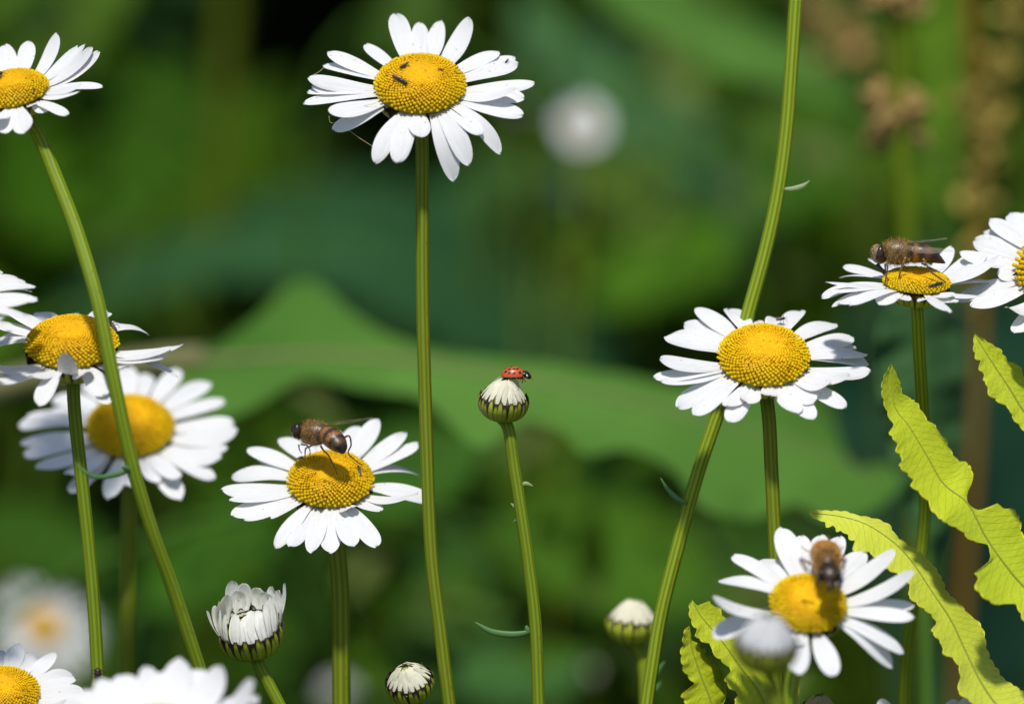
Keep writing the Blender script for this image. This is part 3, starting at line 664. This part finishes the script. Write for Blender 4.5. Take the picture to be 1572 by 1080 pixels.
strip_leaf('broad_leaf', 'bright green leaf standing behind the brown seed stalk at upper right', 'leaf',
  [(1440,-60),(1395,0),(1380,100),(1390,200),(1410,300),(1440,360)],
  [(1445,-60),(1500,10),(1510,110),(1500,220),(1470,320),(1445,360)],
  [(1442,-58),(1450,60),(1450,180),(1445,270),(1442,358)], 1.6, .02, .03, lm('leaf_bright', (.10, .20, .008), (.13, .25, .012)), RIBG, bgp, mw=6, seed=10, ns=60, dgrad=(-.05, 0), ripple=.004)
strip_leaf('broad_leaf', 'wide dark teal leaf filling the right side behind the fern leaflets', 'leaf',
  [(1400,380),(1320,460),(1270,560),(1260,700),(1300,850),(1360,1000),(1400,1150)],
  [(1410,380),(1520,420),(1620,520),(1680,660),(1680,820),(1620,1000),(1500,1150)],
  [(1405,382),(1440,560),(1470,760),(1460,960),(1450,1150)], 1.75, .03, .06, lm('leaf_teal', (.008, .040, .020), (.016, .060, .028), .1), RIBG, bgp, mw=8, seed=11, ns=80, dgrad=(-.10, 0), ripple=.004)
strip_leaf('broad_leaf', 'soft grey green leaf between the right daisy stem and the brown stalk', 'leaf',
  [(1400,440),(1350,500),(1350,600),(1370,700),(1400,800),(1420,900)],
  [(1405,440),(1470,500),(1480,600),(1470,700),(1450,800),(1425,900)],
  [(1402,445),(1415,560),(1420,700),(1422,890)], 1.185, -.01, .02, lm('leaf_soft', (.045, .12, .034), (.06, .145, .045), .2), RIBG, bgp, mw=6, seed=12, ns=60, dgrad=(-.03, 0), ripple=.004)

def oval_leaf(label, cx, cy, ln, wd, ang, d, c, tilt=.05, seed=0):
    a = rad(ang); u = A((math.cos(a), -math.sin(a))); v = A((math.sin(a), math.cos(a))); r_ = random.Random(seed)
    def P2(f, k): return tuple(A((cx, cy)) + u * ln * (.5 - f) + v * wd * .5 * k)
    fs = np.linspace(0, 1, 11); pr = [max(.02, math.sin(math.pi * f ** .8) ** .8) for f in fs]
    up_ = [P2(f, -k * r_.uniform(.86, 1.1)) for f, k in zip(fs, pr)]; lo = [P2(f, k * r_.uniform(.86, 1.1)) for f, k in zip(fs, pr)]
    md = [P2(f, .14 * math.sin(3 * f)) for f in np.linspace(0, 1, 6)]
    strip_leaf('broad_leaf', label, 'leaf', lo, up_, md, d, -tilt * .5, tilt * .5, lm('leaf_' + str(seed), c, tuple(x * 1.35 for x in c), .15), RIBG, bgp, mw=5, ns=50, seed=seed, ripple=.005)
for i, q in enumerate([
  ('mid green oval leaf in shade right of the centre left daisy', 585, 730, 330, 150, 15, 1.36, (0.0280, 0.0840, 0.0064)),
  ('yellowish green oval leaf low between the ladybird bud stem and the curved stem', 920, 850, 360, 190, -12, 1.52, (0.0416, 0.1080, 0.0048)),
  ('bright green oval leaf left of the large daisy at the curved stem', 1010, 410, 270, 130, 28, 1.75, (0.0496, 0.1280, 0.0048)),
  ('olive green oval leaf below the round blurred white flower', 955, 290, 230, 110, -42, 1.66, (0.0680, 0.1200, 0.0144)),
  ('upright green oval leaf between the upper left daisy stem and the blue green leaf', 235, 230, 330, 150, 72, 1.85, (0.0360, 0.1000, 0.0040)),
  ('green oval leaf far behind the half open bud', 330, 850, 300, 150, 35, 1.55, (0.0320, 0.1000, 0.0048)),
  ('dark green oval leaf at the left edge above the blurred low daisy', 60, 830, 260, 120, -20, 1.6, (0.0280, 0.0800, 0.0048)),
  ('grey green oval leaf under the middle of the centre stem', 680, 910, 250, 120, 60, 1.62, (0.0360, 0.1000, 0.0160)),
  ('green oval leaf behind the curved stem near the olive seed stalk', 1240, 250, 260, 150, 50, 1.78, (0.0400, 0.1200, 0.0064)),
  ('soft green oval leaf at the bottom right of the ladybird bud stem', 780, 1030, 260, 130, 10, 1.5, (0.0400, 0.1120, 0.0240)),
  ('long oval leaf at lower left below the rear daisy', 440, 960, 240, 100, 80, 1.7, (0.0360, 0.0920, 0.0096)),
  ('broad green oval leaf in the middle distance right of the ladybird bud stem', 860, 760, 330, 230, 60, 1.70, (0.0320, 0.0896, 0.0056)),
  ('green oval leaf behind the lime leaflets and the foreground bud', 1120, 900, 300, 260, 30, 1.7, (0.0256, 0.0760, 0.0064)),
  ('green oval leaf at the far left under the upper left daisy', 60, 270, 280, 150, -60, 1.9, (0.0360, 0.1040, 0.0040))]):
    oval_leaf(*q, seed=60 + i)
# seed stalks at right
def seed_stalk(label, pts, width, d, clusters, c, cs):
    st = full_stem(px3(pts, d)); root = empty('seed_stalk', st[-1], label, 'seed stalk', 'blurred seed stalks at right')
    m = Mesh(); cc = stem_line(st); tube(m, cc, width * K * d / 2, 12, c=A(c)); m.obj('stalk', M_SEED, root)
    for (x, y, rx, ry, cnt) in clusters:
        m = Mesh()
        for i in range(cnt):
            q = P(x + rng.normal(0, rx * .5), y + rng.normal(0, ry * .5), d + rng.normal(0, rx * .5 * K))
            rr = rng.uniform(.0012, .0022); ax = rng.normal(0, 1, (3, 3))
            ellipsoid(m, q, (unit(ax[0]) * rr * 1.6, unit(np.cross(ax[0], ax[1])) * rr, unit(np.cross(ax[0], np.cross(ax[0], ax[1]))) * rr * .6), 4, 6, A(cs) * rng.uniform(.6, 1.3))
        m.obj('seed_cluster', M_SEED, root)
seed_stalk('thick rusty brown seed stalk blurred at the right', [(1484,-40),(1492,60),(1502,170),(1506,300),(1505,500),(1496,700),(1482,880),(1470,1100)], 18, 1.34,
  [(1502,165,38,40,40),(1512,235,26,46,24),(1498,320,24,50,22),(1488,420,24,40,14),(1556,20,20,50,16),(1535,110,20,46,14)], (.25, .135, .014), (.42, .32, .07))
seed_stalk('straight olive stalk with tan seed clusters behind the hoverfly daisy', [(1380,-40),(1380,60),(1381,150),(1385,250),(1392,340),(1400,500),(1405,800)], 25, 1.24,
  [(1350,178,24,50,26),(1402,168,24,36,20),(1378,2,40,22,20)], (.13, .19, .006), (.48, .31, .11))
seed_stalk('thin stalk with two small tan seed clusters right of the long stem', [(1290,-30),(1296,60),(1310,120),(1330,260),(1345,500)], 9, 1.5,
  [(1305,75,40,34,30),(1262,30,30,40,24)], (.08, .13, .02), (.45, .29, .10))

# grey-green stalks far behind
for i, (pts, wd, d, cl, lb) in enumerate([
  ([(352,-40),(346,80),(340,200),(330,330),(325,480)], 34, 1.8, (.12, .17, .008), 'blurred olive stalk standing in the dark gap left of the top centre daisy'),
  ([(742,180),(744,300),(742,420),(745,560)], 22, 1.75, (.09, .15, .012), 'faint olive stalk right behind the centre stem'),
  ([(640,20),(900,-40)], 0, 0, 0, ''),
  ([(655,-30),(1175,10)], 0, 0, 0, ''),
  ([(1165,-40),(1168,80),(1160,200)], 26, 1.9, (.05, .12, .010), 'short dark green stalk left of the long curved stem top')]):
    if wd:
        st = full_stem(px3(pts, d)); m = Mesh(); tube(m, stem_line(st), wd * K * d / 2, 12, c=A(cl))
        o = m.obj('plant_stalk', M_UNDER, None, origin=st[-1]); tag(o, lb, 'plant stalk', 'blurred plant stalks in the background')

# ------------------------------------------------------------------ undergrowth between the flowers and the hedge
um = Mesh()
def dark_zone(px, py):
    for (x, y, rx, ry) in [(480,60,330,250),(860,50,110,130),(30,20,110,90),(520,520,130,60),(700,770,60,60),(1530,900,90,120),(1240,480,60,80)]:
        if ((px - x) / rx) ** 2 + ((py - y) / ry) ** 2 < 1: return True
    return False
def clump(x, y):  return math.sin(x * 9 + 1.7 * y) * math.cos(y * 6.3 - x * 4)
cnt = 0
for i in range(8500):
    d = rng.uniform(1.93, 3.2); px = rng.uniform(-700, 2270); py = rng.uniform(-500, 1250)
    q = P(px, py, d)
    if q[2] < 0 or q[2] > .95: continue
    if dark_zone(px, py): continue
    L = rng.uniform(.03, .085); dv = A((rng.normal(0, .9), rng.normal(-.3, .6), rng.normal(.1, .6))); nv = A((rng.normal(0, .5), rng.normal(-.5, .4), 1.0))
    kk = rng.uniform(); g = .5 + .5 * clump(q[0] * 3, q[2] * 5)
    base = A((.042, .118, .003)) * (1 - g) + A((.072, .165, .004)) * g
    if kk < .15: base = A((.030, .11, .035))
    if kk > .92: base = A((.10, .16, .01))
    leaf_blade(um, q, dv, nv, L, L * rng.uniform(.3, .6), base * A((1.08, 1.0, .8)) * rng.uniform(.85, 1.45)); cnt += 1
for i in range(330):       # small leaves in the middle distance
    lowz = i < 200
    d = rng.uniform(1.36, 1.78) if lowz else rng.uniform(1.6, 1.95)
    px, py = (rng.uniform(250, 1300), rng.uniform(640, 1120)) if lowz else (rng.uniform(820, 1600), rng.uniform(-60, 430))
    L = rng.uniform(.010, .026); g = rng.uniform(.6, 1.5)
    leaf_blade(um, P(px, py, d), A((rng.normal(0, .8), rng.normal(-.2, .5), rng.normal(.2, .7))), A((rng.normal(0, .6), rng.normal(-.5, .4), 1)), L, L * rng.uniform(.3, .6), (A((.06, .135, .006)) if rng.uniform() < .85 else A((.16, .21, .05))) * g)  # some leaves coloured paler to stand in for highlights
for i in range(800):
    d = rng.uniform(1.8, 3.0); px = rng.uniform(-500, 2070); q = P(px, 540, d); q[2] = -.02
    hgt = rng.uniform(.15, .55); t_ = A((q[0] + rng.normal(0, .05), q[1] + rng.normal(0, .04), hgt))
    tp = CAM + (t_ - CAM); pxx = 786 + (tp - CAM).dot(XV) / (tp - CAM).dot(FW) / K; pyy = 540 - (tp - CAM).dot(UP) / (tp - CAM).dot(FW) / K
    if dark_zone(pxx, pyy) or dark_zone(pxx, pyy + 110) or dark_zone(pxx, pyy - 60): continue
    tube(um, interp([q, (q + t_) / 2 + A((rng.normal(0, .01), 0, 0)), t_], 6), np.linspace(.003, .0012, 6), 5, c=A((.10, .17, .008)) * rng.uniform(.6, 1.6))
for i in range(2600):      # low cover on the ground
    q = A((rng.uniform(-1.2, 1.2), rng.uniform(.5, 3.3), -.02)); 
    leaf_blade(um, q, A((rng.normal(), rng.normal(), rng.uniform(.4, 2))), A((rng.normal(0, .6), -.4, 1)), rng.uniform(.06, .16), rng.uniform(.012, .03), A((.05, .13, .005)) * rng.uniform(.6, 1.3))
uo = um.obj('undergrowth', M_UNDER); tag(uo, 'mixed dark green undergrowth of leaves and stalks behind the daisies', 'undergrowth', None, 'stuff')

# ------------------------------------------------------------------ insects
def loft(m, pts, d, cols, lat=1.0, sides=18, bump_=0, sub=4):
    """pts: (px, py, radius px, depth offset m[, lateral factor]); one continuous body"""
    p = A([list(P(q[0], q[1], d + q[3])) + [q[2] * K * d, q[4] if len(q) > 4 else lat] for q in pts]); c = interp(p, len(p) * sub)
    ck = interp(A(cols, float), len(p) * sub); ck = np.clip(ck, 0.002, 1)
    tg = np.gradient(c[:, :3], axis=0); V = []; cc = []
    for i in range(len(c)):
        T = unit(tg[i]); sidev = unit(np.cross(T, UP)) if abs(T.dot(UP)) < .9 else unit(np.cross(T, FW)); uu = np.cross(sidev, T)
        for j in range(sides):
            a = 2 * math.pi * j / sides; V.append(c[i, :3] + (sidev * math.cos(a) * c[i, 4] + uu * math.sin(a)) * max(c[i, 3], 1e-5)); cc.append(ck[i])
    k = len(c); m.add(V, grid_faces(k, sides, True) + [tuple(range(sides))[::-1], tuple((k - 1) * sides + j for j in range(sides))], None, A(cc))
    return c
def leg(m, pts, d, w0=3.2, w1=1.2, c=(.05, .022, .01), c2=None):
    p = interp(px3(pts, d), len(pts) * 4); r = np.linspace(w0, w1, len(p)) * K * d / 2
    cc = A(c) * np.ones((len(p), 1)); 
    if c2 is not None: f = np.linspace(0, 1, len(p))[:, None]; cc = A(c2) * (1 - f) + A(c) * f
    tube(m, p, r, 7, c=cc)
m, t, p, out = mat_base('bee_wing'); M_WING2 = m
tr = N(t, 'ShaderNodeBsdfTransparent'); mx = N(t, 'ShaderNodeMixShader', i_0=.5)
p.inputs['Base Color'].default_value = (.68, .56, .45, 1); p.inputs['Roughness'].default_value = .25
t.links.new(tr.outputs[0], mx.inputs[1]); t.links.new(p.outputs[0], mx.inputs[2]); t.links.new(mx.outputs[0], out.inputs[0])
def wing(root, base, tip, wpx, d, d2, droop=0.0, up=None, mat=None):
    b = P(*base, d); e = P(*tip, d2); ax = e - b; L = np.linalg.norm(ax); u = unit(up if up is not None else np.cross(ax, UP)); u = unit(u - unit(ax) * u.dot(unit(ax)))
    V = []; UVs = []
    for i in range(13):
        t_ = i / 12; wv = wpx * K * d * (.18 + .82 * math.sin(math.pi * min(1, t_ * .92 + .06)) ** .7) * (1 - .55 * t_ ** 6)
        for j in range(5):
            v = j / 4; V.append(b + ax * t_ + u * wv * (v - .25) + np.cross(unit(ax), u) * (.0002 * math.sin(7 * v + 5 * t_))); UVs.append((t_, v))
    Mesh().add(V, grid_faces(13, 5), UVs).obj('wing', mat or M_WING, root)
def hair(root, c, i0, i1, count, L, d, mat=None, sides=1.0):
    m = Mesh()
    for k in range(count):
        i = rng.integers(i0, i1); T = unit(c[min(i + 1, len(c) - 1), :3] - c[i, :3]); s = unit(np.cross(T, UP)); u = np.cross(s, T)
        a = rng.uniform(0, 2 * math.pi); n_ = s * math.cos(a) * c[i, 4] + u * math.sin(a); q = c[i, :3] + n_ * c[i, 3] * .97
        e = q + (unit(n_) + A(rng.normal(0, .35, 3))) * L * rng.uniform(.5, 1.2); sd = unit(np.cross(n_, rng.normal(0, 1, 3))) * L * .06
        m.add([q - sd, q + sd, e], [(0, 1, 2)])
    m.obj('hair', mat or M_HAIR, root, smooth=False)
def disc_feet(D): return D[1]
BR = (.30, .17, .045); DK = (.030, .016, .010); TAN = (.42, .30, .13); RED = (.14, .055, .022); OR = (.42, .19, .05)

# hoverfly seen from the side on the right daisy
q7 = lambda x, y: (1320 + x / 9.82, 350 + y / 9.82)
d = 1.0
root = empty('hoverfly', P(*q7(620, 760), d), 'brown hoverfly in full side view facing left on the flat right daisy', 'hoverfly', 'hoverflies on the daisies')
m = Mesh()
body = [(*q7(165, 430), 3, 0), (*q7(195, 420), 11, 0), (*q7(265, 395), 16, 0), (*q7(335, 385), 14.5, 0), (*q7(372, 375), 10.5, 0), (*q7(430, 362), 17, 0), (*q7(560, 360), 20, 0), (*q7(680, 365), 18.5, 0), (*q7(770, 368), 14, 0), (*q7(825, 374), 14.5, 0, 1.15), (*q7(910, 372), 15, 0, 1.25), (*q7(1010, 390), 13.5, 0, 1.25), (*q7(1100, 428), 10.5, 0, 1.2), (*q7(1200, 480), 6, 0, 1.1), (*q7(1285, 528), 1.2, 0)]
cols = [TAN, TAN, (.34, .24, .10), DK, (.20, .13, .04), BR, (.20, .115, .035), BR, DK, OR, (.035, .02, .016), (.20, .09, .035), DK, (.06, .028, .02), (.12, .04, .03)]
c = loft(m, body, d, cols)
for pts, dd in (([q7(400, 500), q7(415, 600), q7(395, 740), q7(370, 870)], d - .004), ([q7(690, 440), q7(640, 560), q7(605, 680), q7(588, 760), q7(612, 785)], d - .004), ([q7(950, 460), q7(1010, 560), q7(1060, 650), q7(1180, 740), q7(1280, 805), q7(1290, 840)], d - .005)):
    leg(m, pts, dd, 4.0, 1.5, (.035, .016, .010), (.34, .20, .08))
for pts in ([q7(930, 530), q7(1080, 605), q7(1170, 640)], [q7(668, 560), q7(690, 690)], [q7(380, 540), q7(385, 700), q7(382, 780)]): leg(m, pts, d + .003, 2.8, 1.2)
leg(m, [q7(180, 390), q7(150, 375), q7(142, 400)], d - .001, 2.6, 1.8, (.05, .03, .02))
tube(m, px3([q7(255, 540), q7(300, 600), q7(385, 690)], d), 3.2 * K, 8, c=A((.02, .015, .02)))
m.obj('body', M_BODY, root)
for s_ in (-1, 1):
    e = Mesh(); ellipsoid(e, P(*q7(300, 395), d + .0014 * s_), (CV(.15, 1, 0) * 13 * K, CV(1, -.15, 0) * 6.6 * K, CV(0, 0, 1) * .0009), 10, 14, A((1, 1, 1))); e.obj('eye', M_EYE, root)
hair(root, c, 18, 34, 1100, .0007, d)
wing(root, q7(700, 275), q7(1400, 345), 14, d - .0022, d - .005, up=CV(.1, -.75, .65))
wing(root, q7(760, 210), q7(1315, 155), 16, d + .0018, d + .005, up=CV(0, -.12, -.9))

# hoverfly on the centre left daisy, abdomen towards us
q5 = lambda x, y: (430 + x / 10.48, 630 + y / 10.48)
d = 1.008
root = empty('hoverfly', P(*q5(720, 760), d), 'dark hoverfly turned half away, abdomen tip lowered, on the centre left daisy', 'hoverfly', 'hoverflies on the daisies')
m = Mesh()
body = [(*q5(195, 370), 4, .0), (*q5(225, 350), 10, .0), (*q5(285, 335), 13.5, .0), (*q5(335, 335), 12, 0), (*q5(370, 335), 12, 0), (*q5(430, 345), 16.5, -.0003), (*q5(530, 360), 18.5, -.0008), (*q5(640, 370), 17.5, -.0014), (*q5(715, 385), 14, -.002), (*q5(770, 405), 14.5, -.0026, 1.1), (*q5(835, 440), 15.5, -.0033, 1.1), (*q5(880, 478), 15.3, -.0039, 1.1), (*q5(920, 520), 14.2, -.0044, 1.1), (*q5(955, 562), 12.2, -.0049, 1.1), (*q5(990, 615), 9, -.0053, 1.1), (*q5(1016, 680), 3, -.0058)]
cols = [DK, DK, (.02, .012, .012), DK, (.22, .13, .04), BR, (.20, .11, .032), (.24, .14, .04), (.10, .055, .03), OR, DK, OR, DK, (.16, .08, .035), (.03, .016, .012), (.02, .012, .01)]
c = loft(m, body, d, cols)
for pts, dd in (([q5(540, 540), q5(470, 580), q5(410, 610), q5(402, 700), q5(400, 800)], d - .004), ([q5(650, 560), q5(700, 640), q5(765, 700), q5(810, 780), q5(850, 860), q5(920, 1020)], d - .006), ([q5(1020, 450), q5(1080, 405), q5(1125, 430), q5(1140, 560), q5(1095, 680), q5(1200, 790), q5(1320, 880)], d - .004)):
    leg(m, pts, dd, 3.4, 1.5, (.03, .014, .008), (.14, .07, .025))
for pts in ([q5(330, 540), q5(430, 560), q5(480, 640), q5(478, 740)], [q5(300, 540), q5(310, 620), q5(350, 690)]): leg(m, pts, d + .001, 2.6, 1.2)
m.obj('body', M_BODY, root)
for s_ in (-1, 1):
    e = Mesh(); ellipsoid(e, P(*q5(268, 330), d + .0013 * s_), (CV(.12, 1, 0) * 12 * K, CV(1, -.1, 0) * 6.5 * K, CV(0, 0, 1) * .0009), 10, 14); e.obj('eye', M_EYE, root)
hair(root, c, 17, 32, 1000, .0007, d)
wing(root, q5(690, 215), q5(1480, 115), 20, d + .001, d + .008, up=CV(.0, -.22, -.9))
wing(root, q5(640, 330), q5(900, 470), 14, d - .003, d - .006, up=CV(-.4, -.75, .4))

# bee on the lower right daisy, head down towards us
q8 = lambda x, y: (1200 + x / 9.0, 800 + y / 9.0)
d = .969
root = empty('bee', P(*q8(640, 850), d), 'furry brown bee with head lowered into the lower right daisy', 'bee')
m = Mesh()
body = [(*q8(655, 960), 2.0, -.0082), (*q8(652, 900), 3.4, -.0078), (*q8(655, 850), 7, -.0072), (*q8(660, 780), 13, -.0066, 1.25), (*q8(660, 715), 14.5, -.0056, 1.2), (*q8(650, 655), 11, -.0042, 1.2), (*q8(640, 610), 16.5, -.003, 1.05), (*q8(630, 540), 19, -.001, 1.0), (*q8(618, 480), 18.5, .002, 1.05), (*q8(608, 440), 20, .0055, 1.15), (*q8(600, 430), 19, .009, 1.15), (*q8(590, 440), 10, .012, 1.1), (*q8(585, 450), 2, .0135)]
cols = [DK, DK, (.10, .06, .03), (.06, .035, .02), (.025, .014, .010), DK, (.11, .06, .022), (.16, .08, .025), (.55,.25,.05), (.60, .28, .05), (.05, .03, .015), OR, DK]
c = loft(m, body, d, cols)
for pts in ([q8(420, 600), q8(340, 550), q8(255, 520), q8(300, 620), q8(340, 680)], [q8(800, 560), q8(880, 520), q8(860, 600), q8(830, 650)], [q8(760, 800), q8(830, 800), q8(800, 900), q8(785, 1000)], [q8(540, 790), q8(490, 830), q8(470, 900)], [q8(700, 850), q8(720, 920), q8(700, 960)]): leg(m, pts, d - .006, 5.0, 2.4, (.045, .022, .012), (.14, .06, .025))
m.obj('body', M_BODY, root)
for s_ in (-1, 1):
    e = Mesh(); ellipsoid(e, P(660 / 9 + 1200 + s_ * 13.5, 800 + 745 / 9, d - .0072), (CV(0, 1, .3) * 10 * K, CV(1, 0, 0) * 5 * K, CV(0, -.3, 1) * .0009), 10, 14); e.obj('eye', M_EYE, root)
hair(root, c, 22, 40, 1500, .0009, d, M_HAIR2)
wing(root, q8(490, 520), q8(270, 340), 22, d - .001, d + .010, up=CV(.6, -.5, .2), mat=M_WING2)
wing(root, q8(740, 520), q8(860, 340), 22, d - .001, d + .010, up=CV(-.6, -.5, .2), mat=M_WING2)

# ladybird
ql = lambda x, y: (760 + x / 22.46, 555 + y / 22.46)
d = B2[1].dot(FW) - CAM.dot(FW) - .001
root = empty('ladybird', P(*ql(700, 620), d), 'orange red ladybird with black spots walking off the cream bud tip', 'ladybird')
ax = unit(CV(780, 20, 0)); upv = CV(-.03, 1, .12); cc0 = P(*ql(615, 500), d); upv = unit(upv - ax * upv.dot(ax)); sd_ = np.cross(ax, upv)
spots = [(.62, 30, .14), (.62, 88, .15), (.40, 58, .15), (.12, 26, .15), (.12, 55, .14), (-.12, 82, .15), (-.30, 30, .15), (-.30, 58, .15), (-.62, 45, .15), (-.58, 86, .14), (.12, 100, .13), (-.30, 120, .14), (.40, 122, .14), (-.62, 135, .14)]
V = []; cc = []; nu, nv = 48, 64
for i in range(nu + 1):
    th = math.pi * i / nu; xx = -math.cos(th)
    for j in range(nv + 1):
        ph = math.pi * j / nv                       # 0 = our side, 90 = top, 180 = far side
        rr = math.sin(th) ** .75; front = 1 - .10 * max(0, xx)
        V.append(cc0 + ax * 17.6 * K * xx + upv * 15.2 * K * rr * math.sin(ph) * front * (1 + .12 * xx) + sd_ * 14.5 * K * rr * math.cos(ph))
        red = A((.52, .085, .018)); 
        for (sx, sp, sr) in spots:
            if ((xx - sx) ** 2 + (rr * (ph - rad(sp)) * .85) ** 2) < sr ** 2 * .8: red = A((.012, .008, .008))
        if abs(ph - math.pi / 2) < .03: red = red * .4
        cc.append(red)
Mesh().add(V, grid_faces(nu + 1, nv + 1), None, A(cc)).obj('wing_case', M_LADY, root)
m = Mesh()
loft(m, [(*ql(240, 500), 1.5, 0), (*ql(420, 500), 4.0, 0, 2.2), (*ql(650, 500), 4.6, 0, 2.4), (*ql(900, 490), 5.0, 0, 1.9), (*ql(1000, 440), 5.8, 0, 1.6), (*ql(1080, 450), 5.6, 0, 1.5), (*ql(1150, 500), 4.2, 0, 1.3), (*ql(1200, 540), 3.4, 0, 1.2), (*ql(1240, 575), 1.6, 0)], d, [(.01, .008, .008)] * 9)
lc = (.20, .09, .02)
for pts, dd in (([ql(850, 500), ql(860, 570), ql(880, 650)], -.0012), ([ql(980, 520), ql(1010, 600), ql(1050, 690), ql(1030, 720)], -.0012), ([ql(700, 510), ql(760, 620), ql(800, 720), ql(785, 870)], -.0016), ([ql(560, 520), ql(520, 560), ql(500, 640)], -.0014), ([ql(950, 520), ql(960, 600), ql(930, 740)], .0008), ([ql(720, 520), ql(690, 620)], .0008)): leg(m, pts, d + dd, 2.2, 1.3, lc)
leg(m, [ql(1230, 555), ql(1300, 530), ql(1420, 505)], d - .0005, .9, .7, lc); leg(m, [ql(1235, 570), ql(1290, 590), ql(1330, 640)], d - .0009, .9, .7, lc)
m.obj('body', M_LADY, root)
m = Mesh(); ellipsoid(m, P(*ql(1075, 465), d - .0009), (CV(.75, -.62, .1) * 3.5 * K, CV(.55, .7, .3) * 2.0 * K, CV(.2, 0, 1) * 1.4 * K), 8, 10, A((.8, .76, .66))); m.obj('pronotum_patch', M_LADY, root)

def surf(D, px, py, d):          # point on a daisy's disc dome or petal plane along the pixel's ray
    _, C, n_, e1, e2, r = D; v = unit(P(px, py, 1) - CAM); best = None
    for tt in np.linspace(-.028, .02, 260):
        q = CAM + v * (np.dot(C - CAM, v) + tt); k = q - C; hgt = k.dot(n_); rho = np.linalg.norm(k - n_ * hgt) / r
        lim = dome_h(min(rho, 1), .48 * r, .08 * r) + .00045 if rho < 1.02 else .0005
        if hgt < lim: return q, n_
    return P(px, py, d), n_
def small_fly(D, label, tail, head, wpx, winged=True, d=1.0, c=(.014, .011, .010)):
    a, n_ = surf(D, *tail, d); b, _ = surf(D, *head, d); ax = b - a; L = np.linalg.norm(ax); u = unit(ax); n2 = unit(n_ - u * n_.dot(u)); s = np.cross(u, n2); w_ = wpx * K / 2
    lift = n2 * w_ * .9; root = empty('small_fly', a, label, 'fly', 'small dark flies on the daisies'); m = Mesh()
    ps = A([a, a + ax * .12, a + ax * .4, a + ax * .58, a + ax * .66, a + ax * .78, a + ax * .84, a + ax * .93, b]) + lift
    tube(m, interp(ps, 24), np.interp(np.linspace(0, 1, 24), (0, .15, .4, .58, .66, .76, .84, .93, 1), A((.12, .6, .95, .6, .85, .95, .45, .75, .2)) * w_), 10, c=A(c))
    for k, f in enumerate((.55, .68, .8)):
        for sg in (-1, 1):
            o = a + ax * f + lift; m_ = o + s * sg * w_ * 1.9 + n2 * w_ * .3 + u * w_ * (k - 1) * .8; e = o + s * sg * w_ * 2.6 - lift * 1.1 + u * w_ * (k - 1) * 1.6
            tube(m, [o, m_, e], (w_ * .16, w_ * .12, w_ * .08), 5, c=A(c))
    for sg in (-1, 1): tube(m, [b + lift, b + lift + u * w_ * 1.3 + s * sg * w_ * .8], (w_ * .09, w_ * .05), 4, c=A(c))
    m.obj('body', M_BLACK, root)
    if winged:
        for sg in (-1, 1):
            base = a + ax * .68 + lift + n2 * w_ * .8; tip = a - ax * .12 + s * sg * w_ * (.9 if winged is True else winged) + lift + n2 * w_ * .9; V = []
            for i in range(8):
                t_ = i / 7; wv = w_ * .8 * math.sin(math.pi * min(.95, .1 + t_ * .85))
                V += [base + (tip - base) * t_ - s * wv * .5, base + (tip - base) * t_ + s * wv * .5]
            Mesh().add(V, grid_faces(8, 2)).obj('wing', M_WING, root)
small_fly(D2, 'largest dark fly lying slanted on the left of the top centre disc', (602, 118), (625, 131), 7)
small_fly(D2, 'small fly with a pale wing near the top of the top centre disc', (628, 97), (614, 106), 5, 1.6)
small_fly(D2, 'tiny thin midge on the right side of the top centre disc', (671, 106), (680, 109), 2.4, False)
small_fly(D2, 'tiny black speck like fly on an upper right petal of the top centre daisy', (781, 92), (776, 98), 4, False)
small_fly(D1, 'tiny upright fly on the disc of the upper left daisy', (53, 146), (52, 136), 3.2, False, .997)
small_fly(D1, 'black fly cut by the left edge on the upper left daisy', (-8, 122), (3, 114), 7)
small_fly(D3, 'dark fly behind the crossing stem on the left daisy', (180, 512), (166, 494), 8)
small_fly(D5, 'round black beetle like fly at the petal base under the hoverfly head', (455, 707), (466, 704), 6, False, 1.01)
small_fly(D5, 'greyish fly hanging on the right of the disc under the hoverfly', (554, 731), (550, 716), 5, 1.0, 1.01)
small_fly(D7, 'dark winged fly sitting below the side view hoverfly', (1425, 443), (1447, 436), 6)
small_fly(D9, 'small black fly at the petal bases by the right edge', (1556, 424), (1566, 418), 5)
small_fly(D6, 'black fly on a back petal above the bright domed disc', (1191, 493), (1205, 490), 6)
small_fly(D6, 'tiny black fly on a right hand petal of the daisy before the curved stem', (1263, 586), (1273, 588), 4)

# brown insect low on the left stem
st_q = P(150, 1034, .993); root = empty('small_beetle', st_q, 'brownish insect low on the stem of the curled petal daisy', 'beetle')
m = Mesh(); tube(m, interp([st_q + CV(0, -8, 0) * K, st_q, st_q + CV(0, 6, 0) * K, st_q + CV(0, 10, 0) * K], 16), np.interp(np.linspace(0, 1, 16), (0, .3, .7, 1), (2, 6, 5, 1.5)) * K, 10, c=A((.04, .02, .015)))
for sg in (-1, 1):
    for k in (-5, 0, 5): tube(m, px3([(150 + sg * 3, 1034 + k), (150 + sg * 8, 1032 + k), (150 + sg * 10, 1037 + k)], .992), (1 * K, .8 * K, .5 * K), 5, c=A((.03, .015, .01)))
m.obj('body', M_BODY, root)

# spider threads at the left petals of the top daisy
for i, (pts, lb) in enumerate([([(505,178),(507,188),(516,189),(511,196)], 'looped spider thread hanging between the left petals of the top centre daisy'), ([(530,196),(552,212),(574,226)], 'long straight spider thread below the left petals of the top centre daisy'), ([(480,116),(490,110),(497,104)], 'short web thread at the upper left petal tips of the top centre daisy'), ([(528,160),(548,164),(566,161),(578,158)], 'fine web threads across the lower left petal bases of the top centre daisy')]):
    m = Mesh(); tube(m, interp(px3(pts, .995), 16), .35 * K, 4); o = m.obj('spider_thread', M_SILK, None, origin=P(*pts[0], .995)); tag(o, lb, 'spider thread', 'spider threads on the top daisy')
